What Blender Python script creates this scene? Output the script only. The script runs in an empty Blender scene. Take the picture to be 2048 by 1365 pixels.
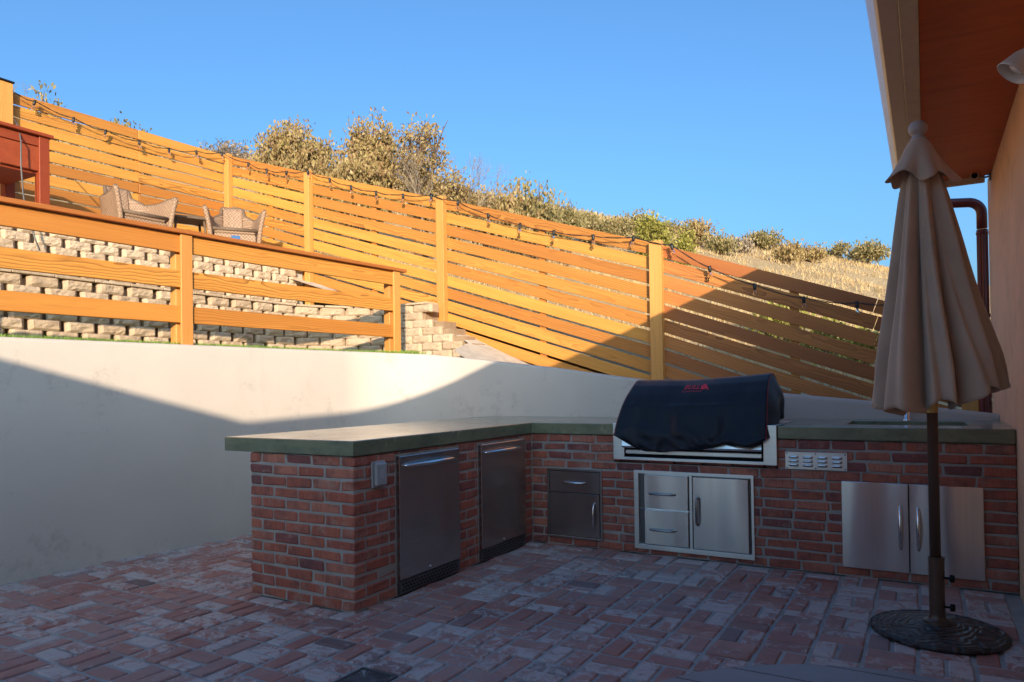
import bpy, bmesh, math, random
import numpy as np
from mathutils import Vector, Matrix, noise

random.seed(7)
scene = bpy.context.scene
COL = scene.collection
R = math.radians

# ------------------------------------------------------------------ camera
F_PX, YAW, PITCH, ROLL = 1424.7, -0.5267, 0.0112, -0.0145
CAM = np.array([2.7257, -4.9845, 1.2284]); SHIFT = 76.7
cyw, syw, cpt, spt = math.cos(YAW), math.sin(YAW), math.cos(PITCH), math.sin(PITCH)
FW = np.array([syw*cpt, cyw*cpt, spt]); RT = np.array([cyw, -syw, 0.0]); UP = np.cross(RT, FW)
crl, srl = math.cos(ROLL), math.sin(ROLL)
R2 = crl*RT + srl*UP; U2 = -srl*RT + crl*UP
cam_data = bpy.data.cameras.new('camera'); cam = bpy.data.objects.new('camera', cam_data); COL.objects.link(cam)
cam_data.sensor_width = 36.0; cam_data.lens = F_PX/2048*36.0
cam_data.shift_y = SHIFT/2048; cam_data.clip_start = 0.05; cam_data.clip_end = 2000
M = Matrix.Identity(4)
for i in range(3):
    M[i][0] = R2[i]; M[i][1] = U2[i]; M[i][2] = -FW[i]; M[i][3] = CAM[i]
cam.matrix_world = M
scene.camera = cam
def ray(x, y): return FW + R2*(x-1024)/F_PX - U2*(y-682.5-SHIFT)/F_PX      # photo pixel -> direction
def at_y(x, y, Y): r = ray(x, y); return CAM + r*(Y-CAM[1])/r[1]
def at_x(x, y, X): r = ray(x, y); return CAM + r*(X-CAM[0])/r[0]
def at_z(x, y, Z): r = ray(x, y); return CAM + r*(Z-CAM[2])/r[2]
def at_d(x, y, d): return CAM + ray(x, y)*d
def project(P):
    d = np.array(P)-CAM; dz = d@FW
    return 1024+F_PX*(d@R2)/dz, 682.5+SHIFT-F_PX*(d@U2)/dz, dz

# ------------------------------------------------------------------ world, sun, exposure
SUN_EL = R(12.8); SUN_AZ = R(35.7)          # the sun stands behind the camera: direction to sun = (sin, -cos)
to_sun = Vector((math.sin(SUN_AZ)*math.cos(SUN_EL), -math.cos(SUN_AZ)*math.cos(SUN_EL), math.sin(SUN_EL)))
world = bpy.data.worlds.new('World'); scene.world = world; world.use_nodes = True
wn = world.node_tree.nodes; wl = world.node_tree.links
sky = wn.new('ShaderNodeTexSky'); sky.sky_type = 'NISHITA'; sky.sun_disc = False
sky.sun_elevation = SUN_EL; sky.sun_rotation = math.pi - SUN_AZ
sky.altitude = 0; sky.air_density = 1.0; sky.dust_density = 4.4; sky.ozone_density = 4.6
tint = wn.new('ShaderNodeMix'); tint.data_type = 'RGBA'; tint.blend_type = 'MULTIPLY'; tint.inputs[0].default_value = 1.0
tint.inputs[7].default_value = (.64, .80, .85, 1)        # whole sky a little more cyan
wl.new(sky.outputs[0], tint.inputs[6]); wl.new(tint.outputs[2], wn['Background'].inputs[0]); wn['Background'].inputs[1].default_value = 0.145
sun_d = bpy.data.lights.new('sun', 'SUN'); sun_d.energy = 2.75; sun_d.angle = R(0.53); sun_d.color = (1.0, 0.82, 0.60)
sun = bpy.data.objects.new('sun', sun_d); COL.objects.link(sun)
sun.rotation_euler = to_sun.to_track_quat('Z', 'Y').to_euler(); sun.location = (8, -14, 12)
vs = scene.view_settings; vs.view_transform = 'Standard'; vs.look = 'None'; vs.exposure = 1.42; vs.gamma = 1.0
vs.use_curve_mapping = False

# ------------------------------------------------------------------ helpers
def link(o, parent=None):
    COL.objects.link(o)
    if parent is not None: o.parent = parent
    return o
def tag(o, label=None, cat=None, group=None, kind=None):
    if label: o['label'] = label
    if cat: o['category'] = cat
    if group: o['group'] = group
    if kind: o['kind'] = kind
    return o
def thing(name, label, cat, loc=(0, 0, 0), rz=0.0, group=None):
    o = bpy.data.objects.new(name, None); o.empty_display_size = 0.1
    o.location = loc; o.rotation_euler = (0, 0, rz); COL.objects.link(o)
    return tag(o, label, cat, group)
CH_F = None
def chbox(x0, x1, y0, y1, z0, z1, c=0.004, jit=0.0, rng=random):
    """chamfered box: 24 verts, 26 faces"""
    X = (x0, x1); Y = (y0, y1); Z = (z0, z1)
    c = min(c, (x1-x0)*.45, (y1-y0)*.45, (z1-z0)*.45)
    v = []; idx = {}
    for i in (0, 1):
        for j in (0, 1):
            for k in (0, 1):
                sx, sy, sz = (1-2*i), (1-2*j), (1-2*k)
                dx, dy, dz = [rng.uniform(-jit, jit) if jit else 0 for _ in range(3)]
                bx, by, bz = X[i]+dx, Y[j]+dy, Z[k]+dz
                idx[i, j, k, 0] = len(v); v.append((bx, by+sy*c, bz+sz*c))
                idx[i, j, k, 1] = len(v); v.append((bx+sx*c, by, bz+sz*c))
                idx[i, j, k, 2] = len(v); v.append((bx+sx*c, by+sy*c, bz))
    f = []
    def quad(a, flip): f.append(tuple(a[::-1]) if flip else tuple(a))
    for s in (0, 1):
        quad([idx[s, 0, 0, 0], idx[s, 1, 0, 0], idx[s, 1, 1, 0], idx[s, 0, 1, 0]], s == 0)
        quad([idx[0, s, 0, 1], idx[0, s, 1, 1], idx[1, s, 1, 1], idx[1, s, 0, 1]], s == 0)
        quad([idx[0, 0, s, 2], idx[1, 0, s, 2], idx[1, 1, s, 2], idx[0, 1, s, 2]], s == 0)
    for a in (0, 1):
        for b in (0, 1):
            e = [idx[a, b, 0, 0], idx[a, b, 1, 0], idx[a, b, 1, 1], idx[a, b, 0, 1]]; quad(e, (a ^ b) == 1)
            e = [idx[0, a, b, 1], idx[1, a, b, 1], idx[1, a, b, 2], idx[0, a, b, 2]]; quad(e, (a ^ b) == 1)
            e = [idx[a, 0, b, 2], idx[a, 1, b, 2], idx[a, 1, b, 0], idx[a, 0, b, 0]]; quad(e, (a ^ b) == 1)
    for i in (0, 1):
        for j in (0, 1):
            for k in (0, 1):
                quad([idx[i, j, k, 0], idx[i, j, k, 1], idx[i, j, k, 2]], (i+j+k) % 2 == 0)
    return v, f
class MB:
    def __init__(s): s.v = []; s.f = []
    def add(s, v, f, mat=None):
        n = len(s.v)
        if mat is not None: v = [tuple(mat @ Vector(p)) for p in v]
        s.v += [tuple(p) for p in v]; s.f += [tuple(i+n for i in q) for q in f]; return s
    def box(s, x0, x1, y0, y1, z0, z1, c=0.003, jit=0.0, mat=None): return s.add(*chbox(x0, x1, y0, y1, z0, z1, c, jit), mat=mat)
    def tube(s, pts, r, n=8, cap=True):
        pts = [Vector(p) for p in pts]; rr = r if isinstance(r, (list, tuple)) else [r]*len(pts)
        base = len(s.v); up = Vector((0, 0, 1)); prev = None
        for i, p in enumerate(pts):
            t = (pts[min(i+1, len(pts)-1)]-pts[max(i-1, 0)]).normalized()
            if prev is None:
                a = t.cross(up)
                if a.length < .05: a = t.cross(Vector((1, 0, 0)))
            else: a = prev - t*prev.dot(t)
            a.normalize(); prev = a; b = t.cross(a)
            for k in range(n):
                q = 2*math.pi*k/n; s.v.append(tuple(p+(a*math.cos(q)+b*math.sin(q))*rr[i]))
        for i in range(len(pts)-1):
            for k in range(n):
                k2 = (k+1) % n
                s.f.append((base+i*n+k, base+(i+1)*n+k, base+(i+1)*n+k2, base+i*n+k2))
        if cap:
            s.f.append(tuple(base+k for k in range(n))); m = base+(len(pts)-1)*n
            s.f.append(tuple(m+k for k in range(n))[::-1])
        return s
    def lathe(s, prof, n=24, mat=None, cap=False):
        v = []; f = []
        for r, z in prof:
            for k in range(n):
                a = 2*math.pi*k/n; v.append((r*math.cos(a), r*math.sin(a), z))
        for i in range(len(prof)-1):
            for k in range(n):
                k2 = (k+1) % n; f.append((i*n+k, i*n+k2, (i+1)*n+k2, (i+1)*n+k))
        if cap:
            f.append(tuple(range(n))[::-1]); m = (len(prof)-1)*n; f.append(tuple(m+k for k in range(n)))
        return s.add(v, f, mat)
    def grid(s, fn, nu, nv):
        base = len(s.v)
        for i in range(nu+1):
            for j in range(nv+1): s.v.append(tuple(fn(i/nu, j/nv)))
        for i in range(nu):
            for j in range(nv):
                a = base+i*(nv+1)+j; s.f.append((a, a+nv+1, a+nv+2, a+1))
        return s
    def mesh(s, name, mat, smooth=False):
        me = bpy.data.meshes.new(name); me.from_pydata(s.v, [], s.f); me.materials.append(mat)
        if smooth: me.polygons.foreach_set('use_smooth', [True]*len(me.polygons))
        me.update(); return me
    def obj(s, name, mat, parent=None, loc=(0, 0, 0), smooth=False, angle=None):
        o = bpy.data.objects.new(name, s.mesh(name, mat, smooth or angle is not None)); o.location = loc; link(o, parent)
        if angle is not None:
            o.data.set_sharp_from_angle(angle=R(angle))
        return o
def rel(parent, v):            # world coordinates -> coordinates of an unrotated parent
    l = parent.location; return [(p[0]-l[0], p[1]-l[1], p[2]-l[2]) for p in v]
def copy_tree(o, parent=None):
    c = o.copy(); COL.objects.link(c); c.parent = parent
    for ch in o.children: copy_tree(ch, c)
    return c

# ------------------------------------------------------------------ materials
class NT:
    def __init__(s, name):
        s.m = bpy.data.materials.new(name); s.m.use_nodes = True
        s.n = s.m.node_tree.nodes; s.l = s.m.node_tree.links; s.b = s.n['Principled BSDF']
    def new(s, t, **kw):
        o = s.n.new(t)
        for k, v in kw.items(): setattr(o, k, v)
        return o
    def put(s, node, key, val):
        i = node.inputs[key]
        if hasattr(val, 'is_output') or isinstance(val, bpy.types.NodeSocket): s.l.new(val, i)
        else: i.default_value = val
        return s
    def coord(s, kind='Object'): return s.new('ShaderNodeTexCoord').outputs[kind]
    def pos(s): return s.new('ShaderNodeNewGeometry').outputs['Position']
    def island(s): return s.new('ShaderNodeNewGeometry').outputs['Random Per Island']
    def orand(s): return s.new('ShaderNodeObjectInfo').outputs['Random']
    def math(s, op, a, b=0.0, c=None):
        n = s.new('ShaderNodeMath', operation=op); s.put(n, 0, a); s.put(n, 1, b)
        if c is not None: s.put(n, 2, c)
        return n.outputs[0]
    def vmath(s, op, a, b=(0, 0, 0)):
        n = s.new('ShaderNodeVectorMath', operation=op); s.put(n, 0, a)
        s.put(n, 3 if op == 'SCALE' else 1, b); return n.outputs[0]
    def mapping(s, v, scale=(1, 1, 1), loc=(0, 0, 0)):
        n = s.new('ShaderNodeMapping'); s.put(n, 'Vector', v); s.put(n, 'Scale', scale); s.put(n, 'Location', loc); return n.outputs[0]
    def noise(s, v, scale, detail=4, rough=.55, dist=0.0, out='Fac'):
        n = s.new('ShaderNodeTexNoise'); s.put(n, 'Vector', v); s.put(n, 'Scale', scale); s.put(n, 'Detail', detail)
        s.put(n, 'Roughness', rough); s.put(n, 'Distortion', dist); return n.outputs[out]
    def ramp(s, fac, stops, interp='LINEAR'):
        n = s.new('ShaderNodeValToRGB'); e = n.color_ramp; e.interpolation = interp; s.put(n, 0, fac)
        while len(e.elements) < len(stops): e.elements.new(0.5)
        for el, (p, c) in zip(e.elements, stops):
            el.position = p; el.color = (c[0], c[1], c[2], 1) if len(c) == 3 else c
        return n.outputs[0]
    def mix(s, fac, a, b, mode='MIX'):
        n = s.new('ShaderNodeMix', data_type='RGBA', blend_type=mode); s.put(n, 0, fac)
        for k, v in ((6, a), (7, b)):
            s.put(n, k, v if not isinstance(v, tuple) else (v[0], v[1], v[2], 1))
        return n.outputs[2]
    def range(s, v, a, b, c, d):
        n = s.new('ShaderNodeMapRange'); s.put(n, 0, v); s.put(n, 1, a); s.put(n, 2, b); s.put(n, 3, c); s.put(n, 4, d); return n.outputs[0]
    def bump(s, h, strength=.3, dist=.01):
        n = s.new('ShaderNodeBump'); s.put(n, 'Height', h); s.put(n, 'Strength', strength); s.put(n, 'Distance', dist)
        s.l.new(n.outputs[0], s.b.inputs['Normal']); return s
    def out(s, color=None, rough=.6, metal=0.0, spec=None, **kw):
        if color is not None: s.put(s.b, 'Base Color', color if not isinstance(color, tuple) else (color[0], color[1], color[2], 1))
        s.put(s.b, 'Roughness', rough); s.put(s.b, 'Metallic', metal)
        if spec is not None: s.put(s.b, 'Specular IOR Level', spec)
        for k, v in kw.items(): s.put(s.b, k, v)
        return s.m

def wood(name, dark, mid, light, ring, rings=1.0, rough=.55):
    t = NT(name); r = t.orand(); c = t.coord()
    off = t.new('ShaderNodeCombineXYZ'); t.put(off, 0, t.math('MULTIPLY', r, 37.0)); t.put(off, 1, t.math('MULTIPLY', t.math('FRACT', t.math('MULTIPLY', r, 5.3)), .10)); t.put(off, 2, t.math('MULTIPLY', t.math('SUBTRACT', t.math('FRACT', t.math('MULTIPLY', r, 7.7)), .5), .16))
    v = t.vmath('ADD', c, off.outputs[0])
    low = t.noise(t.mapping(v, (1.1, 3, 3)), 1.0, 3, .6, out='Color')
    w0 = t.mapping(v, (.03, 1.0, 1.0))
    w1 = t.vmath('ADD', w0, t.vmath('SCALE', t.vmath('SUBTRACT', low, (.5, .5, .5)), .13))
    wave = t.new('ShaderNodeTexWave', wave_type='RINGS', rings_direction='X', wave_profile='SAW')
    t.put(wave, 'Vector', w1); t.put(wave, 'Scale', 17.0*rings); t.put(wave, 'Distortion', .6); t.put(wave, 'Detail', 2.0); t.put(wave, 'Detail Scale', 3.0)
    fine = t.noise(t.mapping(v, (1.6, 75, 75)), 1.0, 4, .65)
    broad = t.noise(t.mapping(v, (.7, 9, 9)), 1.0, 3)
    base = t.mix(t.range(broad, .3, .7, 0, 1), mid, light)
    base = t.mix(t.range(t.math('FRACT', t.math('MULTIPLY', r, 3.31)), .25, 1, 0, .75), base, dark)
    rg = t.math('MULTIPLY', t.math('POWER', wave.outputs['Fac'], 2.6), t.range(t.math('FRACT', t.math('MULTIPLY', r, 11.7)), .2, 1.0, .10, ring))
    base = t.mix(rg, base, tuple(x*.40 for x in dark))
    base = t.mix(t.range(fine, .45, .75, 0, .30), base, tuple(x*.55 for x in dark))
    t.bump(t.math('ADD', fine, t.math('MULTIPLY', wave.outputs['Fac'], .4)), .18, .002)
    return t.out(base, rough, spec=.35)
M_FENCE = wood('cedar_wood', (.34, .115, .024), (.54, .228, .042), (.63, .295, .058), .8)
M_FENCE_SHADE = wood('reddish_shade_toned_cedar', (.27, .080, .024), (.44, .152, .037), (.53, .205, .05), .8)  # last bay: more orange boards, colour also darkened to paint in its shade
M_RAIL = wood('cedar_rail_wood', (.42, .145, .026), (.56, .228, .042), (.63, .28, .054), 1.0, 1.0)
M_POST = wood('cedar_post_wood', (.52, .215, .05), (.59, .265, .065), (.64, .30, .08), .25)
M_CAPW = wood('railing_cap_wood', (.32, .09, .02), (.40, .13, .03), (.45, .16, .035), .3)
M_RED = wood('redwood_stain', (.20, .030, .010), (.27, .048, .014), (.33, .065, .02), .2)

def stucco(name, col, var=.08, scale=1.0, bump=.15, stain=(.5, .48, .44)):
    t = NT(name); p = t.pos()
    a = t.noise(p, 1.3*scale, 5, .6); b = t.noise(p, 90, 3); d = t.noise(t.mapping(p, (1, 1, .35)), 2.7, 6, .65)
    c = t.mix(t.range(a, .3, .7, 0, 1), tuple(x*(1-var) for x in col), tuple(min(1, x*(1+var*.4)) for x in col))
    c = t.mix(t.range(d, .60, .72, 0, .22), c, tuple(x*y for x, y in zip(col, stain)))
    e = t.math('MULTIPLY', t.noise(p, 8.0, 8, .78), t.range(t.noise(p, 1.1, 3), .42, .62, .75, 1.12))
    c = t.mix(t.range(e, .54, .68, 0, .45), c, tuple(x*.60 for x in col))
    trowel = t.noise(t.mapping(p, (1, 1, 2.2)), 9, 4, .6, .8)
    t.bump(t.math('ADD', t.math('MULTIPLY', b, .25), trowel), bump, .006)
    return t.out(c, .85, spec=.25)
M_STUCCO = stucco('cream_stucco', (.535, .47, .415))
M_HOUSE = stucco('salmon_stucco', (.82, .50, .30), .12, 2, .25, (.8, .7, .6))

def brick_mat():
    t = NT('red_brick'); r = t.orand(); c = t.coord(); off = t.new('ShaderNodeCombineXYZ')
    for i in range(3): t.put(off, i, t.math('MULTIPLY', r, 31.0+i*17))
    v = t.vmath('ADD', c, off.outputs[0])
    str_ = t.noise(t.mapping(v, (85, 85, 6)), 1.0, 5, .7); big = t.noise(v, 11, 4, .6); pit = t.noise(v, 70, 4, .65)
    base = t.ramp(r, [(0, (.36, .10, .066)), (.25, (.45, .135, .082)), (.45, (.38, .11, .075)), (.65, (.50, .19, .125)), (.8, (.43, .13, .082)), (.92, (.29, .092, .076)), (1, (.19, .078, .074))])
    base = t.mix(t.range(big, .46, .70, 0, .68), base, (.13, .066, .062))
    base = t.mix(t.range(str_, .50, .74, 0, .55), base, (.13, .034, .026))
    base = t.mix(t.range(pit, .60, .72, 0, .6), base, (.42, .21, .15))
    base = t.mix(t.range(t.noise(t.vmath('ADD', v, (9, 3, 1)), 8, 6, .72), .54, .68, 0, .55), base, (.42, .27, .21))
    t.bump(t.math('ADD', str_, t.math('MULTIPLY', pit, .8)), .6, .004)
    return t.out(base, .85, spec=.25)
M_BRICK = brick_mat()
def mortar_mat(name, col):
    t = NT(name); p = t.pos(); a = t.noise(p, 9, 5); b = t.noise(p, 160, 3)
    c = t.mix(t.range(a, .3, .7, 0, 1), tuple(x*.72 for x in col), col); t.bump(b, .5, .004)
    return t.out(c, .95, spec=.15)
M_MORTAR = mortar_mat('mortar', (.40, .365, .325))
M_JOINT = mortar_mat('paver_joint', (.40, .385, .365))
M_CONC = mortar_mat('pale_concrete', (.60, .53, .44))
def paver_mat():
    t = NT('tumbled_brick_paver'); p = t.pos()
    r = t.math('FRACT', t.math('ADD', t.math('MULTIPLY', t.orand(), 13.7), t.island()))
    r2 = t.math('FRACT', t.math('MULTIPLY', r, 17.31)); r3 = t.math('FRACT', t.math('MULTIPLY', r, 41.7))
    off = t.new('ShaderNodeCombineXYZ')
    for i in range(3): t.put(off, i, t.math('MULTIPLY', r, 23.0+i*11))
    v = t.vmath('ADD', p, off.outputs[0])
    base = t.ramp(r2, [(0, (.35, .13, .10)), (.35, (.43, .165, .118)), (.6, (.38, .155, .122)), (.8, (.47, .20, .142)), (.94, (.27, .13, .11)), (1, (.14, .11, .11))])
    mott = t.noise(v, 14, 6, .7); base = t.mix(t.range(mott, .4, .72, 0, .6), base, (.21, .11, .095))
    wash = t.noise(t.mapping(v, (1, 1, 1)), 13, 8, .74, .9); th = t.range(r3, 0, 1, .37, .66)
    fac = t.range(t.math('SUBTRACT', wash, th), -.015, .09, 0, .85)
    lime = t.mix(t.noise(v, 30, 3), (.42, .355, .33), (.61, .55, .52))
    base = t.mix(fac, base, lime)
    film = t.noise(p, 1.1, 4, .6); base = t.mix(t.range(film, .38, .68, .0, .42), base, (.42, .38, .365))
    grit = t.noise(v, 120, 3); t.bump(t.math('ADD', t.math('MULTIPLY', wash, 1.0), t.math('MULTIPLY', grit, .4)), .5, .004)
    return t.out(base, t.range(film, .3, .7, .62, .8), spec=.35)
M_PAVER = paver_mat()
def slab_mat():
    t = NT('green_stained_concrete'); p = t.pos(); a = t.noise(p, 3.2, 6, .65, .5); b = t.noise(p, 26, 4); d = t.noise(t.mapping(p, (4, 4, 22)), 1, 4)
    c = t.ramp(a, [(.25, (.10, .115, .07)), (.5, (.165, .18, .11)), (.75, (.235, .225, .13))])
    c = t.mix(t.range(b, .55, .75, 0, .4), c, (.07, .07, .042)); c = t.mix(t.range(d, .5, .72, 0, .5), c, (.27, .25, .15))
    t.bump(t.math('ADD', b, t.math('MULTIPLY', a, 2)), .05, .003)
    return t.out(c, t.range(a, .3, .7, .16, .30), spec=.6, **{'Coat Weight': .5, 'Coat Roughness': .14})
M_SLAB = slab_mat()
def steel_mat(name, col, rough, along, rvar=.08, wob=.25):
    t = NT(name); c = t.coord(); r = t.orand(); off = t.new('ShaderNodeCombineXYZ'); t.put(off, 0, t.math('MULTIPLY', r, 19.0)); t.put(off, 2, t.math('MULTIPLY', r, 7.0))
    v = t.vmath('ADD', c, off.outputs[0]); sc = (60, 60, .8) if along == 'z' else ((.8, .8, 60))
    br = t.noise(t.mapping(v, sc), 1.0, 2, .5); wave = t.noise(t.mapping(v, (5, 5, .9)), 1.0, 0, .4)
    cc = t.mix(t.range(br, .3, .7, 0, 1), tuple(x*.93 for x in col), col)
    t.bump(wave, wob, .035)
    return t.out(cc, rough, 1.0, Anisotropic=.6, **{'Anisotropic Rotation': .25})
M_STEEL = steel_mat('brushed_steel', (.86, .83, .80), .25, 'z', .08, .8)
M_STEELH = steel_mat('brushed_steel_frame', (.84, .81, .775), .30, 'x')
M_FRIDGE = steel_mat('dark_brushed_steel', (.50, .46, .435), .27, 'x', .06)
M_CHROME = NT('polished_steel').out((.72, .72, .72), .14, 1.0)
M_HANDLE = NT('grey_steel_handle').out((.33, .32, .31), .28, 1.0)
M_BLACK = NT('black_gap').out((.008, .008, .009), .6, spec=.2)
M_DARKMET = NT('dark_steel').out((.16, .16, .165), .35, .9)
def plain(name, col, rough=.6, spec=.4, metal=0.0, nscale=30, var=.12, bump=.1):
    t = NT(name); c = t.coord(); a = t.noise(c, nscale, 4, .6)
    cc = t.mix(t.range(a, .3, .7, 0, 1), tuple(x*(1-var) for x in col), tuple(min(1, x*(1+var*.5)) for x in col))
    if bump: t.bump(a, bump, .003)
    return t.out(cc, rough, metal, spec)
M_TRIM = plain('tan_trim_paint', (.60, .45, .30), .6, .35, 0, 12, .14)
M_GUTTER = plain('tan_gutter_paint', (.66, .46, .30), .32, .5, 0, 8, .05, 0)
M_ROOF = plain('roof_shingle', (.16, .11, .085), .9, .2, 0, 20, .3)
M_MAROON = plain('maroon_pipe_paint', (.145, .018, .016), .32, .5, 0, 12, .12)
M_LAMP = plain('pale_lamp_metal', (.64, .55, .47), .45, .4, 0, 18, .08, .02)
M_BULBW = NT('frosted_lamp_glass').out((.78, .76, .74), .3)
M_CORD = NT('black_cord').out((.012, .012, .013), .45, spec=.4)
M_CABLE = NT('grey_cable').out((.10, .09, .085), .5)
M_POLE = plain('brown_pole_paint', (.105, .062, .042), .36, .5, .3, 10, .08, 0)
M_BRASS = NT('brass_sleeve').out((.55, .38, .16), .3, 1.0)
M_PLASTIC = plain('grey_plastic_cover', (.34, .34, .345), .35, .5, 0, 8, .05, .02)
M_GRATE = plain('iron_grate', (.13, .125, .125), .5, .4, .4, 30, .2)
M_FINIAL = plain('pale_finial_plastic', (.40, .34, .315), .5, .4, 0, 20, .06, 0)
M_TABLE = plain('grey_slat_table_paint', (.20, .19, .195), .5, .4, 0, 15, .1, .05)
M_UTIL = plain('weathered_pole_wood', (.16, .09, .055), .9, .2, 0, 12, .3)
def soffit_mat():
    t = NT('stained_plywood_soffit'); p = t.pos(); a = t.noise(t.mapping(p, (3, 14, 3)), 1, 6, .65, .6); b = t.noise(p, 1.6, 3)
    c = t.mix(t.range(a, .35, .7, 0, .8), (.60, .135, .032), (.42, .085, .022)); c = t.mix(t.range(b, .4, .7, 0, .4), c, (.66, .165, .04))
    t.bump(a, .12, .004); return t.out(c, .6, spec=.3)
M_SOFFIT = soffit_mat()
def glass_mat():
    t = NT('bulb_glass'); return t.out((1, .93, .82), .05, 0, **{'Transmission Weight': 1.0, 'IOR': 1.25})
M_GLASS = glass_mat()
def fabric(name, col, weave=900, var=.12, rough=.85, sheen=.2):
    t = NT(name); c = t.coord(); a = t.noise(c, 4, 5, .6); w = t.noise(c, weave, 2)
    cc = t.mix(t.range(a, .3, .7, 0, 1), tuple(x*(1-var) for x in col), tuple(x*(1+var) for x in col))
    t.bump(t.math('ADD', t.math('MULTIPLY', w, .1), a), .12, .01)
    return t.out(cc, rough, spec=.25, **{'Sheen Weight': sheen})
M_UMB = fabric('taupe_canvas', (.49, .345, .245), 700, .10)
M_COVER = fabric('navy_vinyl', (.0075, .0105, .018), 300, .2, .48, .1)
M_PIPING = NT('red_piping').out((.26, .02, .028), .6)
M_LOGO = NT('red_print').out((.62, .025, .045), .6)
def wicker():
    t = NT('wicker_weave'); c = t.coord(); ch = t.new('ShaderNodeTexChecker'); t.put(ch, 'Vector', c); t.put(ch, 'Scale', 46.0)
    a = t.noise(c, 60, 3); f = t.math('MULTIPLY', ch.outputs['Fac'], .6)
    cc = t.mix(t.range(a, .3, .7, 0, 1), (.30, .185, .115), (.42, .28, .19)); cc = t.mix(f, cc, (.13, .075, .048))
    t.bump(t.math('ADD', ch.outputs['Fac'], a), .6, .008); return t.out(cc, .6, spec=.3)
M_WICKER = wicker()
M_WICKD = plain('dark_wicker_trim', (.15, .098, .065), .6, .3, 0, 60, .3, .4)
M_BLUE = fabric('blue_cushion', (.05, .13, .30))
def block_mat():
    t = NT('tan_split_face_block'); r = t.orand(); p = t.pos(); a = t.noise(p, 26, 6, .7); b = t.noise(p, 4, 4); g = t.noise(p, 120, 3)
    c = t.mix(r, (.46, .335, .225), (.56, .43, .305)); c = t.mix(t.range(a, .45, .75, 0, .5), c, (.38, .265, .175))
    c = t.mix(t.range(b, .5, .7, 0, .3), c, (.58, .46, .33)); t.bump(t.math('ADD', a, t.math('MULTIPLY', g, .5)), .9, .012)
    return t.out(c, .95, spec=.15)
M_BLOCK = block_mat()
M_BLOCKBACK = mortar_mat('block_core', (.34, .235, .15))
def leaf_mat(name, stops, rough=.6, trans=.25):
    t = NT(name); c = t.ramp(t.island(), stops); m = t.out(c, rough, spec=.3)
    tr = t.new('ShaderNodeBsdfTranslucent'); t.put(tr, 0, c); mx = t.new('ShaderNodeMixShader'); t.put(mx, 0, trans)
    t.l.new(t.b.outputs[0], mx.inputs[1]); t.l.new(tr.outputs[0], mx.inputs[2]); t.l.new(mx.outputs[0], t.n['Material Output'].inputs[0]); return m
M_DRYLEAF = leaf_mat('drying_leaves', [(0, (.20, .12, .055)), (.25, (.36, .25, .105)), (.5, (.30, .235, .085)), (.75, (.44, .32, .15)), (.92, (.22, .11, .05)), (1, (.50, .39, .21))])
M_OLIVE = leaf_mat('olive_leaves', [(0, (.13, .115, .045)), (.35, (.22, .185, .07)), (.7, (.31, .24, .105)), (1, (.40, .31, .16))])
M_GREEN = leaf_mat('green_leaves', [(0, (.16, .155, .03)), (.4, (.26, .245, .05)), (.8, (.34, .30, .07)), (1, (.42, .36, .11))])
M_GREY = leaf_mat('grey_twigs', [(0, (.17, .13, .10)), (.5, (.24, .18, .13)), (1, (.33, .27, .20))], .8, .1)
M_BARK = plain('shrub_bark', (.13, .085, .055), .9, .2, 0, 25, .3, .4)
M_STRAW = leaf_mat('dry_grass', [(0, (.42, .28, .13)), (.5, (.54, .38, .19)), (1, (.62, .46, .25))], .8, .3)
M_TURF = leaf_mat('artificial_turf', [(0, (.12, .22, .03)), (.5, (.19, .32, .045)), (1, (.28, .40, .08))], .5, .2)
M_TURFBASE = plain('turf_backing', (.10, .18, .03), .9, .2, 0, 60, .3)
def hill_mat():
    t = NT('dry_hillside'); p = t.pos(); a = t.noise(p, .35, 8, .65); b = t.noise(p, 3.5, 6, .7); d = t.noise(p, 22, 4, .7)
    c = t.ramp(a, [(.3, (.46, .315, .165)), (.5, (.55, .39, .215)), (.7, (.60, .44, .26))])
    c = t.mix(t.range(b, .52, .75, 0, .5), c, (.40, .27, .145)); c = t.mix(t.range(d, .58, .75, 0, .5), c, (.58, .46, .32))
    t.bump(t.math('ADD', b, d), .8, .12); return t.out(c, .95, spec=.1)
M_HILL = hill_mat()
M_GROUND = mortar_mat('yard_ground', (.40, .34, .27))
def base_mat():
    t = NT('cast_iron_base'); c = t.coord(); s = t.new('ShaderNodeSeparateXYZ'); t.l.new(c, s.inputs[0])
    v = t.new('ShaderNodeTexVoronoi', feature='SMOOTH_F1'); t.put(v, 'Vector', t.vmath('ADD', c, t.vmath('SCALE', t.noise(c, 9, 2, out='Color'), .09))); t.put(v, 'Scale', 26.0)
    w = t.new('ShaderNodeTexWave', wave_type='RINGS', rings_direction='Z'); t.put(w, 'Vector', c); t.put(w, 'Scale', 9.0); t.put(w, 'Distortion', 14.0); t.put(w, 'Detail', 1.0)
    h = t.math('ADD', v.outputs[0], t.math('MULTIPLY', w.outputs['Fac'], .5)); t.bump(h, .9, .012)
    return t.out(t.mix(t.range(h, .2, .9, 0, 1), (.022, .017, .016), (.075, .062, .058)), .42, .3, .4)
M_BASE = base_mat()

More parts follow.
